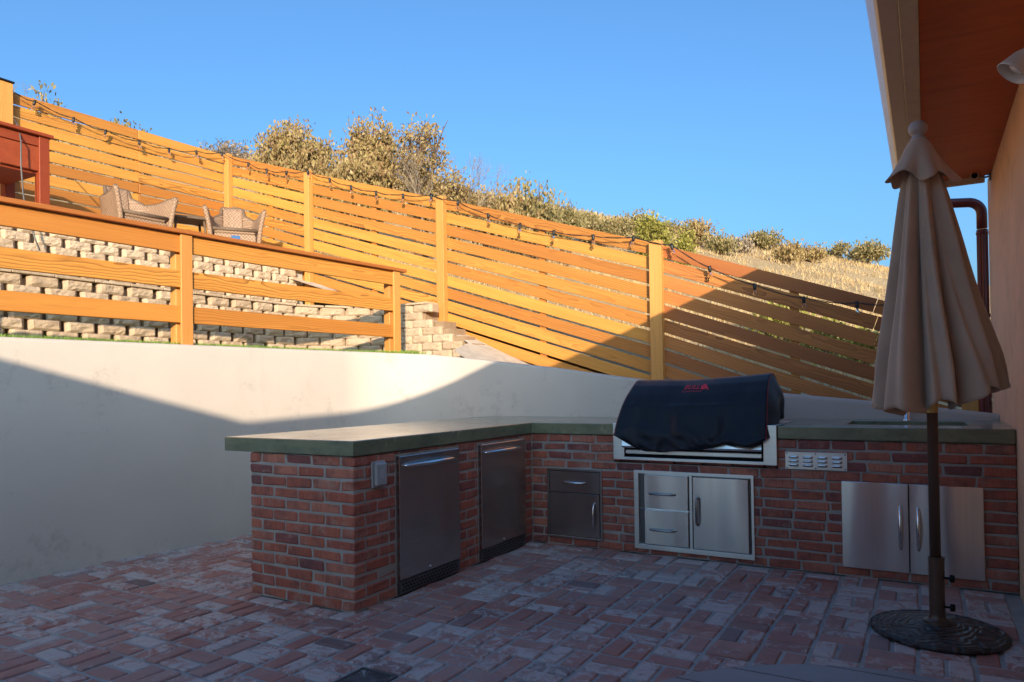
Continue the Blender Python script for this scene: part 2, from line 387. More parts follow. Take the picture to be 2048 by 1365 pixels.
# ================================================================== SETTING
# ground, patio floor
g = MB(); g.v = [(-400, -400, -.08), (400, -400, -.08), (400, 400, -.08), (-400, 400, -.08)]; g.f = [(0, 1, 2, 3)]
tag(g.obj('ground', M_GROUND), kind='structure')
patio = MB().box(-3.6, 3.19, -8.3, 1.16, -.07, -.008, .001).obj('patio_floor', M_JOINT); tag(patio, kind='structure')
WD = math.tan(R(5.2))
def wall_x(Y): return -2.503 + WD*(Y+2.652)
def make_paver_meshes():
    out = []
    for k in range(14):
        rng = random.Random(100+k); L, W = .1940, .0895
        b = MB(); v, f = chbox(-L/2, L/2, -W/2, W/2, -.03, 0, .006, .0028, rng); b.add(v, f)
        out.append(b)
    return out
PVB = make_paver_meshes(); PVM = [b.mesh('paver', M_PAVER) for b in PVB]
UNIT = .2135; cells = []
DRAIN = (2.5*UNIT+.11, -12.5*UNIT+.04-.055)
for i in range(-18, 16):
    for j in range(-26, 2):
        cx, cy = (i+.5)*UNIT+.11, (j+.5)*UNIT-.015
        for s in (-1, 1):
            if (i+j) % 2 == 0: x, y, rot = cx, cy+s*UNIT/4, 0
            else: x, y, rot = cx+s*UNIT/4, cy, math.pi/2
            if x < wall_x(y)+.02 or y > .06 or y < -5.6 or x > 3.12: continue
            if -.79 < x < -.04 and -2.0 < y: continue          # under the brick counter
            if x < -.9 and y > 1.0: continue
            if abs(x-DRAIN[0]) < .09 and abs(y-DRAIN[1]) < .09: continue
            px, py, dz = project((x, y, 0))
            vis = dz > .3 and -60 < px < 2110 and 900 < py < 1420
            cells.append((dz if vis else 99, x, y, rot))
for i in range(-18, -3):                                   # strip behind the peninsula
    for j in range(1, 6):
        cx, cy = (i+.5)*UNIT+.11, (j+.5)*UNIT-.015
        if cx < wall_x(cy) or cx > -.9 or cy > 1.0: continue
        for s in (-1, 1):
            if (i+j) % 2 == 0: cells.append((99, cx, cy+s*UNIT/4, 0))
            else: cells.append((99, cx+s*UNIT/4, cy, math.pi/2))
cells.sort()
rng = random.Random(5); rest = MB()
for n, (d, x, y, rot) in enumerate(cells):
    k = rng.randrange(14); rz = rot + rng.choice((0, math.pi)) + rng.gauss(0, .012); z = rng.gauss(0, .0020)
    x += rng.gauss(0, .0015); y += rng.gauss(0, .0015)
    if n < 300:
        o = bpy.data.objects.new('paver', PVM[k]); o.location = (x, y, z+.0); o.rotation_euler = (rng.gauss(0, .006), rng.gauss(0, .006), rz)
        link(o, patio)
    else:
        rest.add(PVB[k].v, PVB[k].f, Matrix.Translation((x, y, z)) @ Matrix.Rotation(rz, 4, 'Z'))
tag(rest.obj('paver_field', M_PAVER, patio), kind='stuff')

# drain grate
dr = thing('drain_grate', 'small square black drain grate set in the brick patio', 'drain', (DRAIN[0], DRAIN[1], -.004))
MB().box(-.098, .098, -.098, .098, -.04, -.012, .002).obj('drain_pit', M_BLACK, dr)
b = MB()
for (a0, a1, c0, c1) in ((-.1, .1, -.1, -.09), (-.1, .1, .09, .1), (-.1, -.09, -.09, .09), (.09, .1, -.09, .09)): b.box(a0, a1, c0, c1, -.012, .004, .001)
b.obj('grate_frame', M_GRATE, dr)
b = MB().lathe([(.0, .003), (.016, .003), (.016, -.008)], 16)
for q in range(4):
    for k in range(-4, 5):
        a = q*math.pi/2 + k*.165; r1 = .088/max(abs(math.cos(a)), abs(math.sin(a)))
        b.add(*chbox(.014, r1, -.0028, .0028, -.008, .003, .0008), mat=Matrix.Rotation(a, 4, 'Z'))
b.obj('grate_bars', M_GRATE, dr)

# ------------------------------------------------------------------ white curved retaining wall
ARC_R = .9; a0 = R(180-5.2); ac = (wall_x(.12)+ARC_R/math.cos(R(5.2)), .15)
path = [(wall_x(y), y) for y in np.linspace(-8.2, .15-.9*math.sin(R(-5.2))*0-.0, 14)]
ex = ac[0]+ARC_R*math.cos(a0); ey = ac[1]+ARC_R*math.sin(a0)
path = [p for p in path if p[1] < ey-.1]
path += [(ac[0]+ARC_R*math.cos(a), ac[1]+ARC_R*math.sin(a)) for a in np.linspace(a0, R(90), 22)]
path += [(x, 1.05) for x in np.linspace(ac[0]+.12, 3.165, 26)]
def wall_top(x, y):
    if y < ac[1]: return 1.61
    return float(np.interp(x, [-2.2, -1.75, -1.15, -.364, .437, 1.707, 2.553, 3.2], [1.612, 1.585, 1.511, 1.414, 1.294, 1.15, 1.064, .985]))
wv, wf = [], []; TH = .15; NP = 8
for i, (x, y) in enumerate(path):
    p0 = Vector(path[max(i-1, 0)]); p1 = Vector(path[min(i+1, len(path)-1)]); t = (p1-p0).normalized(); nrm = Vector((-t.y, t.x))   # away from patio
    zt = wall_top(x, y)
    prof = [(0, -.05), (0, .5), (0, zt-.03), (.006, zt-.012), (.024, zt), (TH-.02, zt), (TH, zt-.02), (TH, -.05)]
    for o_, z in prof: wv.append((x+nrm.x*o_, y+nrm.y*o_, z))
for i in range(len(path)-1):
    for k in range(NP-1): a = i*NP+k; wf.append((a, a+NP, a+NP+1, a+1))
b = MB(); b.v = wv; b.f = wf
ww = b.obj('retaining_wall', M_STUCCO, angle=50); tag(ww, 'long cream stucco retaining wall curving round the patio behind the counter', 'wall')

# ------------------------------------------------------------------ terraces, slope, hill
def slope_z(x): return float(np.interp(x, [-9, -6.66, -4.88, -2.54, -1.25, .29, 3.3, 6], [3.6, 3.25, 2.78, 2.03, 1.455, 1.2, .93, .6]))
t = MB()      # turf terrace behind the white wall
tv = []
for i, (x, y) in enumerate(path[:-32]):
    p0 = Vector(path[max(i-1, 0)]); p1 = Vector(path[min(i+1, len(path)-1)]); tt = (p1-p0).normalized()
    tv.append((x-tt.y*.149, y+tt.x*.149, wall_top(x, y)-.012)); tv.append((-4.1 if y < .6 else x-1.35, y if y < .6 else min(2.1, y+.95), 1.592))
t.v = tv; t.f = [(2*i, 2*i+2, 2*i+3, 2*i+1) for i in range(len(tv)//2-1)]
tag(t.obj('turf_terrace', M_TURFBASE), kind='structure')
b = MB(); rng = random.Random(3)
for i in range(len(path)-30):
    (x0, y0), (x1, y1) = path[i], path[i+1]
    if y1 < -3.6: continue
    tt = (Vector((x1, y1))-Vector((x0, y0))); L = tt.length; tt.normalize(); n = int(L*2600)
    for k in range(n):
        q = rng.random()*L; o_ = .125+rng.random()**1.5*.22; x = x0+tt.x*q-tt.y*o_; y = y0+tt.y*q+tt.x*o_
        if x > -1.95: continue
        a = rng.random()*6.283; h = rng.uniform(.028, .052); w = .0035; lx, ly = rng.gauss(0, .012), rng.gauss(0, .012); z = 1.596
        b.add([(x-w*math.cos(a), y-w*math.sin(a), z), (x+w*math.cos(a), y+w*math.sin(a), z), (x+lx, y+ly, z+h)], [(0, 1, 2)])
tag(b.obj('artificial_turf', M_TURF), 'bright green artificial turf edging the top of the cream wall', 'turf', kind='stuff')
MB().box(-5.2, -4.05, -4.2, 2.36, 1.0, 2.24, .01).obj('middle_terrace', M_CONC); tag(bpy.data.objects['middle_terrace'], kind='structure')
MB().box(-6.75, -5.02, -5.0, 2.38, 1.0, 3.01, .01).obj('upper_terrace', M_CONC); tag(bpy.data.objects['upper_terrace'], kind='structure')
b = MB(); xs = np.linspace(-5.4, 3.14, 60)
def lo_y(x): return 2.06 if x < -1.95 else (1.205 if x > -1.6 else float(np.interp(x, [-1.95, -1.6], [2.06, 1.205])))
for i, x in enumerate(xs):
    for j in range(9):
        y = lo_y(x)+(2.62-lo_y(x))*j/8; b.v.append((x, y, slope_z(x)+.02*noise.noise((x*2, y*2, 0))))
for i in range(len(xs)-1):
    for j in range(8): a = i*9+j; b.f.append((a, a+9, a+10, a+1))
tag(b.obj('concrete_slope', M_CONC, smooth=True), kind='structure')
def hill_z(x, y):
    t = max(y-2.4, -(x+6.66), 0.0); pl = 1.23-.296*(x-2.7257)+.134*(y+4.9845)
    g_ = min(t/46.0, 1.0); g_ = g_*g_*(3-2*g_)*.55+g_*.45
    z = pl-1.72*(1-g_)+min(t, 3)/3*.25*noise.noise((x*.35, y*.35, 1))*min(1, t/6+.2)+ (.5*noise.noise((x*.08, y*.08, 3)) if t > 6 else 0)*min(1, (t-6)/10)
    if t > 46: z -= (t-46)**1.25*.3
    return z
def warp(n, k): return [((1+k)**i-1)/k for i in range(n)]
yw = warp(58, .07); ys = [2.46+v*100/yw[-1] for v in yw]
xw = warp(40, .07); xs = sorted([-2-v*110/xw[-1] for v in xw]+[-2+v*60/xw[-1] for v in xw[1:]])
b = MB()
for x in xs:
    for y in ys: b.v.append((x, y, hill_z(x, y)))
n = len(ys)
for i in range(len(xs)-1):
    for j in range(n-1): a = i*n+j; b.f.append((a, a+n, a+n+1, a+1))
tag(b.obj('hill', M_HILL, smooth=True), kind='structure')
b = MB(); xs2 = [-6.76-v*60/xw[-1] for v in xw]; ys2 = np.linspace(-30, 2.46, 40)
for x in xs2:
    for y in ys2: b.v.append((x, y, hill_z(x, y)))
for i in range(len(xs2)-1):
    for j in range(39): a = i*40+j; b.f.append((a, a+1, a+41, a+40))
tag(b.obj('hill', M_HILL, smooth=True), kind='structure')

# dry grass on the hill
b = MB(); rng = random.Random(11)
def blade(x, y, z, h, w, b=b):
    a = rng.random()*6.283; lx, ly = rng.gauss(0, .35)*h, rng.gauss(0, .35)*h
    b.add([(x-w*math.cos(a), y-w*math.sin(a), z-.03), (x+w*math.cos(a), y+w*math.sin(a), z-.03), (x+lx, y+ly, z+h)], [(0, 1, 2)])
for k in range(46000):
    pxl = rng.uniform(420, 1800); d = rng.choice((rng.uniform(8, 20), rng.uniform(14, 40), rng.uniform(35, 60)))
    p = CAM + (FW+R2*(pxl-1024)/F_PX)*d; x, y = p[0], p[1]
    if y < 2.6: continue
    if noise.noise((x*.5, y*.5, 7)) < -.15: continue
    blade(x, y, hill_z(x, y), rng.uniform(.05, .16)*(1+d*.012), .010+d*.0006)
tag(b.obj('hill_grass', M_STRAW), 'tall dry straw-coloured grass covering the hillside', 'grass', kind='stuff')

# ------------------------------------------------------------------ block walls
def block_meshes(w, h, dep, n, seed, tag_):
    out = []
    for k in range(n):
        rg = random.Random(seed+k); b = MB(); nu, nv = 9, 5; ox, oz = rg.random()*50, rg.random()*50
        def fn(u, v):
            e = min(u, 1-u)*2; e2 = min(v, 1-v)*2; edge = min(1, min(e*4.5, e2*4.0))
            y = -.012*edge - .015*noise.noise((u*3+ox, v*2+oz, k))*edge - .006*noise.noise((u*9+ox, v*6, k))*edge
            return ((u-.5)*w+.004*noise.noise((u*3, v*5+ox, 2)), y+.006+(.02*(1-min(1, e*5))**2), v*h+.003*noise.noise((u*4+oz, v, 5)))
        b.grid(fn, nu, nv)
        def id_(i, j): return i*(nv+1)+j
        s = len(b.v); tp = .82
        for i in range(nu+1):
            for j in (0, nv): b.v.append(((i/nu-.5)*w*tp, dep, j/nv*h))
        bk = lambda i, j: s+i*2+(0 if j == 0 else 1)
        for i in range(nu):
            b.f.append((id_(i, 0), bk(i, 0), bk(i+1, 0), id_(i+1, 0))); b.f.append((id_(i, nv), id_(i+1, nv), bk(i+1, 1), bk(i, 1)))
        b.f.append(tuple([id_(0, j) for j in range(nv+1)]+[bk(0, 1), bk(0, 0)])); b.f.append(tuple([id_(nu, j) for j in range(nv+1)][::-1]+[bk(nu, 0), bk(nu, 1)]))
        out.append(b.mesh('block', M_BLOCK))
    return out
CH = .0955
BLK = block_meshes(.266, CH-.003, .19, 8, 40, 'a'); BLKT = block_meshes(.296, CH-.003, .19, 8, 60, 'b')
def along(pts):
    P = [Vector(p) for p in pts]; L = [0]
    for i in range(len(P)-1): L.append(L[-1]+(P[i+1]-P[i]).length)
    def at(s):
        i = max(0, min(len(P)-2, next((k for k in range(len(L)-1) if s <= L[k+1]), len(P)-2)))
        t = (P[i+1]-P[i]).normalized(); return P[i]+t*(s-L[i]), t
    return at, L[-1]
def block_wall(name, label, pts, z0, courses, end_at, tight_from, seed, cap=True, start_course=lambda s: 0):
    th = thing(name, label, 'retaining wall', (pts[0][0], pts[0][1], z0)); at, L = along(pts); rg = random.Random(seed); lo = th.location
    for c in range(courses):
        s = (0 if c % 2 == 0 else .15)-.0; setb = c*.006
        while s < L:
            p, t = at(s+.15); tight = s > tight_from
            if s+.15 <= end_at(c) and c >= start_course(s):
                nrm = Vector((-t.y, t.x)); me = (BLKT if tight else BLK)[rg.randrange(8)]
                o = bpy.data.objects.new('block', me)
                q = p+nrm*(setb+rg.gauss(0, .003)); o.location = (q.x-lo[0], q.y-lo[1], c*CH); o.rotation_euler = (0, 0, math.atan2(t.y, t.x)+rg.gauss(0, .012)); link(o, th)
            s += .300
    b = MB()
    for k in range(int(L/.14)):           # recessed core behind the faces
        p, t = at(k*.14+.07)
        if k*.14+.14 > end_at(0)-.1: continue
        top = max([c for c in range(courses) if end_at(c) >= k*.14+.1] or [0])
        nrm = Vector((-t.y, t.x)); mt = Matrix.Translation((p.x-lo[0]+nrm.x*.15, p.y-lo[1]+nrm.y*.15, 0)) @ Matrix.Rotation(math.atan2(t.y, t.x), 4, 'Z')
        b.add(*chbox(-.075, .075, -.062, .2, 0, (top+.7)*CH, .002), mat=mt)
    b.obj('core', M_BLOCKBACK, th)
    if cap:
        s = 0
        while s < end_at(courses-1)-.2:
            p, t = at(s+.17); nrm = Vector((-t.y, t.x)); me = MB().box(-.171, .171, -.024, .21, 0, .026, .005, .0015).mesh('cap_block', M_BLOCK)
            o = bpy.data.objects.new('cap_block', me); q = p+nrm*(courses*.006); o.location = (q.x-lo[0], q.y-lo[1], courses*CH); o.rotation_euler = (0, 0, math.atan2(t.y, t.x)); link(o, th); s += .347
    return th
low = [(-3.90, -3.3)]+[(-3.90, y) for y in np.linspace(-3, 1.0, 10)]+[(-2.95-.95*math.cos(a), 1.0+.95*math.sin(a)) for a in np.linspace(.15, math.pi/2, 10)]+[(x, 1.95) for x in np.linspace(-2.8, -1.66, 6)]
_, LL = along(low)
ends = [LL-.05, LL-.2, LL-.36, LL-.50, LL-.66, LL-.88, LL-.88]
block_wall('block_wall', 'lower tan split-face block wall, just behind the rail fence and turf', low, 1.592, 7, lambda c: ends[c], 4.3, 1)
upp = [(-4.9, -2.6), (-4.9, 2.26)]
block_wall('block_wall', 'upper tan split-face block wall, below the terrace with the wicker chairs', upp, 2.255, 8, lambda c: 4.9, 99, 2, False)

# ------------------------------------------------------------------ cedar fences
def board_obj(name, parent, p0, p1, h, th, mat, nrm_y=True, rg=random, c=.003):
    """board from p0 to p1 (centres of the end faces), h tall, th thick, length along local X"""
    p0 = Vector(p0); p1 = Vector(p1); d = p1-p0; L = d.length
    me = MB().box(-L/2, L/2, -th/2, th/2, -h/2, h/2, c, .0012).mesh(name, mat)
    o = bpy.data.objects.new(name, me); yaw = math.atan2(d.y, d.x); pit = math.asin(d.z/L)
    o.rotation_euler = (rg.gauss(0, .006), -pit, yaw); o.location = (p0+p1)/2-parent.location; link(o, parent); return o
def post_obj(name, parent, x, y, z0, z1, w, mat, rz=0.0, dx=None):
    w2 = dx or w; H = z1-z0
    me = MB().box(-H/2, H/2, -w/2, w/2, -w2/2, w2/2, .004).mesh(name, mat); o = bpy.data.objects.new(name, me)
    o.rotation_euler = (rz, -math.pi/2, 0); o.rotation_mode = 'XYZ'
    o.matrix_basis = Matrix.Translation(Vector((x, y, (z0+z1)/2))-parent.location) @ Matrix.Rotation(rz, 4, 'Z') @ Matrix.Rotation(-math.pi/2, 4, 'Y')
    link(o, parent); return o
FY = 2.4; PX = [-6.60, -4.88, -2.552, .255, 3.05]
def fence_top(x): return float(np.interp(x, [-6.66, -4.88, -2.552, .222, 3.4], [4.925, 4.36, 3.648, 2.768, 1.625]))
bf = thing('sloping_fence', 'long sloping cedar slat fence descending the hill behind the cream wall', 'fence', (-6.6, FY, 3.0)); rg = random.Random(21)
for k in range(4):
    xa, xb = PX[k]-.02 if k else PX[k], PX[k+1]
    if k == 3: xb = 3.42
    for i in range(11):
        z_off = -.074-i*.1605; 
        za, zb = fence_top(xa)+z_off, fence_top(xb)+z_off
        segs = [(xa, xb)]
        if k == 3: segs = [(xa, 2.33), (2.33, xb)]
        for (sa, sb) in segs:
            board_obj('board', bf, (sa+.003, FY+.02+rg.gauss(0, .002), fence_top(sa)+z_off+rg.gauss(0, .002)), (sb-.003, FY+.02, fence_top(sb)+z_off+rg.gauss(0, .002)), .128, .020, M_FENCE_SHADE if k == 3 else M_FENCE, rg=rg)
    xm = (xa+xb)/2 if k < 3 else 1.62
    post_obj('batten', bf, xm, FY+.052, fence_top(xm)-1.74, fence_top(xm)-.03, .04, M_FENCE, 0, .085)
for k, x in enumerate(PX):
    w = (.10, .10, .115, .135, .12)[k]
    post_obj('post', bf, x, FY-.035, slope_z(x)-.4 if k else 2.9, fence_top(x)+.012, .085, M_POST, 0, w)
lf = thing('level_fence', 'level cedar slat fence on the upper terrace behind the wicker chairs', 'fence', (-6.66, 0, 2.93))
LX = -6.66
def lft(y): return float(np.interp(y, [-5, -.6, 2.4], [4.80, 4.85, 4.918]))
ysec = [-3.6, -1.05, .95, 2.34]
for k in range(3):
    ya, yb = ysec[k], ysec[k+1]
    for i in range(13):
        zo = -.07-i*.1505
        if lft(0)+zo < 2.95: continue
        board_obj('board', lf, (LX-.02+rg.gauss(0, .002), ya+.003, lft(ya)+zo+rg.gauss(0, .002)), (LX-.02, yb-.003, lft(yb)+zo+rg.gauss(0, .002)), .1305, .020, M_FENCE, rg=rg)
p = at_x(27, 200, LX+.08)
post_obj('post', lf, LX+.035, p[1]-.09, 2.93, lft(-.6)+.07, .18, M_POST, 0, .08)
MB().box(-.06, .06, -.10, .10, 0, .02, .003).obj('post_cap', M_BLACK, lf, (.035, p[1]-.09, lft(-.6)+.07-2.93))
for y in (.95,): post_obj('batten', lf, LX-.05, y, 2.93, lft(y)-.03, .085, M_FENCE, 0, .04)

# rail fence on the wall
WDIR = Vector((math.sin(R(5.2)), math.cos(R(5.2)), 0)); WN = Vector((math.cos(R(5.2)), -math.sin(R(5.2)), 0))
def rail_pt(y, off=0.0): x = wall_x(y)-.12/math.cos(R(5.2)); return Vector((x, y, 0))+WN*off
rf = thing('rail_fence', 'low three-rail cedar fence standing on top of the cream wall', 'fence', (rail_pt(-1.29).x, -1.29, 1.6)); rg = random.Random(4)
rposts = [-3.75, -1.30, 1.10]; RZ = -R(5.2)
for k, y in enumerate(rposts):
    q = rail_pt(y, .030); post_obj('post_face', rf, q.x, q.y, 1.585, 2.509, .024, M_POST, RZ-math.pi/2, .10)
    q = rail_pt(y-.02, -.062); post_obj('post', rf, q.x, q.y, 1.585, 2.505, .085, M_POST, RZ, .085)
for k in range(2):
    ya, yb = rposts[k], rposts[k+1]
    if k == 1: yb = 1.135
    for (z0, z1) in ((2.362, 2.508), (2.078, 2.216), (1.790, 1.928)):
        a_, b_ = rail_pt(ya, .0), rail_pt(yb, .0)
        board_obj('rail', rf, (a_.x, a_.y, (z0+z1)/2), (b_.x, b_.y, (z0+z1)/2), z1-z0, .036, M_RAIL, rg=rg)
a_, b_ = rail_pt(-4.2, -.01), rail_pt(1.23, -.01)
board_obj('cap_rail', rf, (a_.x, a_.y, 2.529), (b_.x, b_.y, 2.529), .034, .15, M_CAPW, rg=rg)

# ================================================================== BRICK COUNTER
HB, TS = .860, .0866; ZT = HB+TS; PEN_L, PEN_W, XH = 2.0433, .832, 3.167
counter = thing('brick_counter', 'L-shaped red brick barbecue counter with green concrete top', 'counter', (0, 0, 0))
NC = 13; PITCH_Z = HB/NC; BL, JT, BD = .1925, .0115, .092
rgb = random.Random(77)
def cut(rects, hole):
    out = []
    for (a, b_, c, d) in rects:
        (p, q, r_, s_) = hole
        if b_ <= p or a >= q or d <= r_ or c >= s_: out.append((a, b_, c, d)); continue
        if p-a > .012: out.append((a, p, c, d))
        if b_-q > .012: out.append((q, b_, c, d))
        m0, m1 = max(a, p), min(b_, q)
        if r_-c > .010: out.append((m0, m1, c, r_))
        if d-s_ > .010: out.append((m0, m1, s_, d))
    return out
def brick(s0, s1, z0, z1, face):
    """face: 'back' (plane Y=0, facing -Y), 'side' (X=0, facing +X), 'end' (Y=-L, facing -Y), 'rear' (X=-W)"""
    pr = rgb.gauss(0, .0016); w = s1-s0; h = z1-z0; c = (s0+s1)/2; zc = (z0+z1)/2
    if face == 'back': loc = (c, BD/2+pr, zc); dims = (w, BD, h)
    elif face == 'side': loc = (-BD/2+pr, c, zc); dims = (BD, w, h)
    elif face == 'end': loc = (c, -PEN_L+BD/2+pr, zc); dims = (w, BD, h)
    else: loc = (-PEN_W+BD/2-pr, c, zc); dims = (BD, w, h)
    b = MB().box(-dims[0]/2, dims[0]/2, -dims[1]/2, dims[1]/2, -dims[2]/2, dims[2]/2, .0065, .0034)
    b.obj('brick', M_BRICK, counter, loc)
def course(lo, hi, start, holes, z0, z1, face):
    s = start
    while s < hi-.015:
        L = BL+rgb.gauss(0, .004); a, b_ = max(s, lo), min(s+L, hi)
        if hi-b_ < .046: b_ = hi
        if b_-a > .02:
            for r_ in cut([(a, b_, z0, z1)], holes[0]) if len(holes) == 1 else _multi([(a, b_, z0, z1)], holes): brick(r_[0]+0, r_[1], r_[2], r_[3], face)
        s = b_+JT
def _multi(rects, holes):
    for h in holes: rects = cut(rects, h)
    return rects
CABS = dict(c1=(.138, .603, .058, .595), grill=(.703, 1.862, .683, 1.0), c2=(.856, 1.707, .038, .609), vent=(1.91, 2.283, .664, .778), doors=(2.245, 3.002, .06, .603))
back_h = [(x0+.01, x1-.01, z0+.01, z1-.01) for (x0, x1, z0, z1) in CABS.values()]
FR = [(-1.685, -1.040), (-.788, -.135)]
side_h = [(a-.004, b_+.004, -.01, .842) for a, b_ in FR]
for k in range(NC):
    z0 = k*PITCH_Z+JT*.5; z1 = (k+1)*PITCH_Z-JT*.5; half = (BL+JT)/2
    z0 += rgb.gauss(0, .0008)
    course(.003, XH-.004, .003-(half if k % 2 else .06), back_h, z0, z1, 'back')
    if k % 2:    # corner brick belongs to the end face
        course(-PEN_W, 0, -PEN_W, [], z0, z1, 'end'); course(-PEN_L+BD+JT, -.004, -PEN_L+BD+JT, side_h, z0, z1, 'side')
    else:
        course(-PEN_W+BD+JT, -BD-JT, -PEN_W+BD+JT, [], z0, z1, 'end'); course(-PEN_L, -.004, -PEN_L, side_h, z0, z1, 'side')
        course(-PEN_L, -PEN_L+BL, -PEN_L, [], z0, z1, 'rear')
b = MB().box(-PEN_W+.006, -.006, -PEN_L+.006, 1.03, .0, HB-.004, .002); b.box(-.02, XH-.003, -.0+.0062, 1.03, 0.0, .66, .002)
b.box(-.02, .70, -.0+.0062, 1.03, .661, HB-.004, .002); b.box(1.865, XH-.003, -.0+.0062, 1.03, .661, HB-.004, .002)
b.obj('mortar_core', M_MORTAR, counter)
def prism(xs, ys, mask, z0, z1):
    b = MB(); idx = {}
    def vid(i, j, k):
        if (i, j, k) not in idx: idx[i, j, k] = len(b.v); b.v.append((xs[i], ys[j], (z0, z1)[k]))
        return idx[i, j, k]
    nx, ny = len(xs)-1, len(ys)-1; on = lambda i, j: 0 <= i < nx and 0 <= j < ny and mask(i, j)
    for i in range(nx):
        for j in range(ny):
            if not on(i, j): continue
            b.f.append((vid(i, j, 1), vid(i+1, j, 1), vid(i+1, j+1, 1), vid(i, j+1, 1))); b.f.append((vid(i, j, 0), vid(i, j+1, 0), vid(i+1, j+1, 0), vid(i+1, j, 0)))
            if not on(i, j-1): b.f.append((vid(i, j, 0), vid(i+1, j, 0), vid(i+1, j, 1), vid(i, j, 1)))
            if not on(i, j+1): b.f.append((vid(i+1, j+1, 0), vid(i, j+1, 0), vid(i, j+1, 1), vid(i+1, j+1, 1)))
            if not on(i-1, j): b.f.append((vid(i, j+1, 0), vid(i, j, 0), vid(i, j, 1), vid(i, j+1, 1)))
            if not on(i+1, j): b.f.append((vid(i+1, j, 0), vid(i+1, j+1, 0), vid(i+1, j+1, 1), vid(i+1, j, 1)))
    return b
def bevelled(o, w, seg=2):
    m = o.modifiers.new('edge', 'BEVEL'); m.width = w; m.segments = seg; m.limit_method = 'ANGLE'; m.angle_limit = R(40); return o
xs = [-PEN_W-.22, .010, .701, 1.865, 2.245, 2.95, XH-.004]; ys = [-PEN_L-.012, -.012, .30, .66, .88, 1.046]
def smask(i, j):
    if i == 0: return True
    if j == 0: return False
    if i == 2 and j < 3: return False
    if i == 4 and 2 <= j <= 3: return False
    return True
top = bevelled(prism(xs, ys, smask, HB+.001, ZT).obj('countertop', M_SLAB, counter), .006)
b = MB(); sx0, sx1, sy0, sy1 = 2.251, 2.944, .306, .874
b.v = [(sx0, sy0, ZT-.03), (sx1, sy0, ZT-.03), (sx1, sy1, ZT-.03), (sx0, sy1, ZT-.03), (sx0+.02, sy0+.02, .74), (sx1-.02, sy0+.02, .74), (sx1-.02, sy1-.02, .74), (sx0+.02, sy1-.02, .74)]
b.f = [(4, 5, 6, 7), (0, 4, 7, 3), (1, 2, 6, 5), (0, 1, 5, 4), (3, 7, 6, 2)]
b.obj('sink_basin', M_SLAB, counter)

fa = thing('faucet', 'small chrome faucet at the back of the counter sink', 'faucet', (2.60, .955, ZT))
MB().lathe([(.03, 0), (.03, .008), (.019, .012), (.019, .13), (.015, .14), (0, .142)], 16).obj('faucet_body', M_CHROME, fa, smooth=True)
MB().tube([(0, 0, .11), (.02, -.05, .125), (.04, -.13, .12), (.045, -.16, .10)], .011, 10).obj('spout', M_CHROME, fa, smooth=True)
MB().tube([(0, 0, .135), (.05, .0, .15), (.08, .0, .152)], .007, 8).obj('lever', M_CHROME, fa, smooth=True)

# ---- refrigerators
def fridge(y0, y1, label):
    t = thing('refrigerator', label, 'refrigerator', (0, (y0+y1)/2, 0), 0, 'under-counter refrigerators'); w = (y1-y0)/2
    MB().box(-.09, -.012, -w+.002, w-.002, .004, .843, .002).obj('cabinet_recess', M_BLACK, t)
    MB().box(-.03, .022, -w+.010, w-.006, .093, .828, .004).obj('door', M_FRIDGE, t)
    g_ = MB().box(-.03, .012, -w+.010, w-.006, .008, .086, .002).obj('vent_grille', M_DARKMET, t)
    b = MB()
    for r_ in range(3):
        n = 19
        for k in range(n):
            yy = -w+.035+(2*w-.07)*(k+(.5 if r_ == 1 else 0))/n; z = .022+r_*.019
            b.box(.0095, .0128, yy, yy+.017, z, z+.011, .001)
    tag(b.obj('vent_slots', M_BLACK, g_), kind='stuff')
    h = MB(); n = 22; pts = []; rad = []
    for k in range(n+1):
        u = k/n; pts.append((.026+.036*math.sin(math.pi*u)**.6, -w+.05+(2*w-.12)*u, .770)); rad.append(.006+.009*math.sin(math.pi*u)**.5)
    h.tube(pts, rad, 10); h.obj('handle', M_CHROME, t, smooth=True)
    MB().lathe([(.009, 0), (.009, .004), (.004, .005), (0, .005)], 12, Matrix.Translation((.021, -.02, .117)) @ Matrix.Rotation(math.pi/2, 4, 'Y')).obj('lock', M_CHROME, t, smooth=True)
fridge(*FR[0], 'dark steel under-counter refrigerator beside the outlet cover, nearer the counter end')
fridge(*FR[1], 'dark steel under-counter refrigerator nearest the inner corner of the brick counter')

def bar_handle(name, parent, p0, p1, out, r=.007, curved=False, mat=None):
    p0 = Vector(p0); p1 = Vector(p1); o_ = Vector((0, -out, 0)); b = MB()
    if curved:
        n = 14; pts = [p0.lerp(p1, k/n)+o_*(math.sin(math.pi*k/n)**.55) for k in range(n+1)]; b.tube(pts, [r*(.6+.4*math.sin(math.pi*k/n)) for k in range(n+1)], 10)
    else:
        d = (p1-p0)*.14; b.tube([p0, p0+o_*.8+d*.5, p0+o_+d, p1+o_-d, p1+o_*.8-d*.5, p1], r, 8)
    return b.obj(name, mat or M_CHROME, parent, smooth=True)
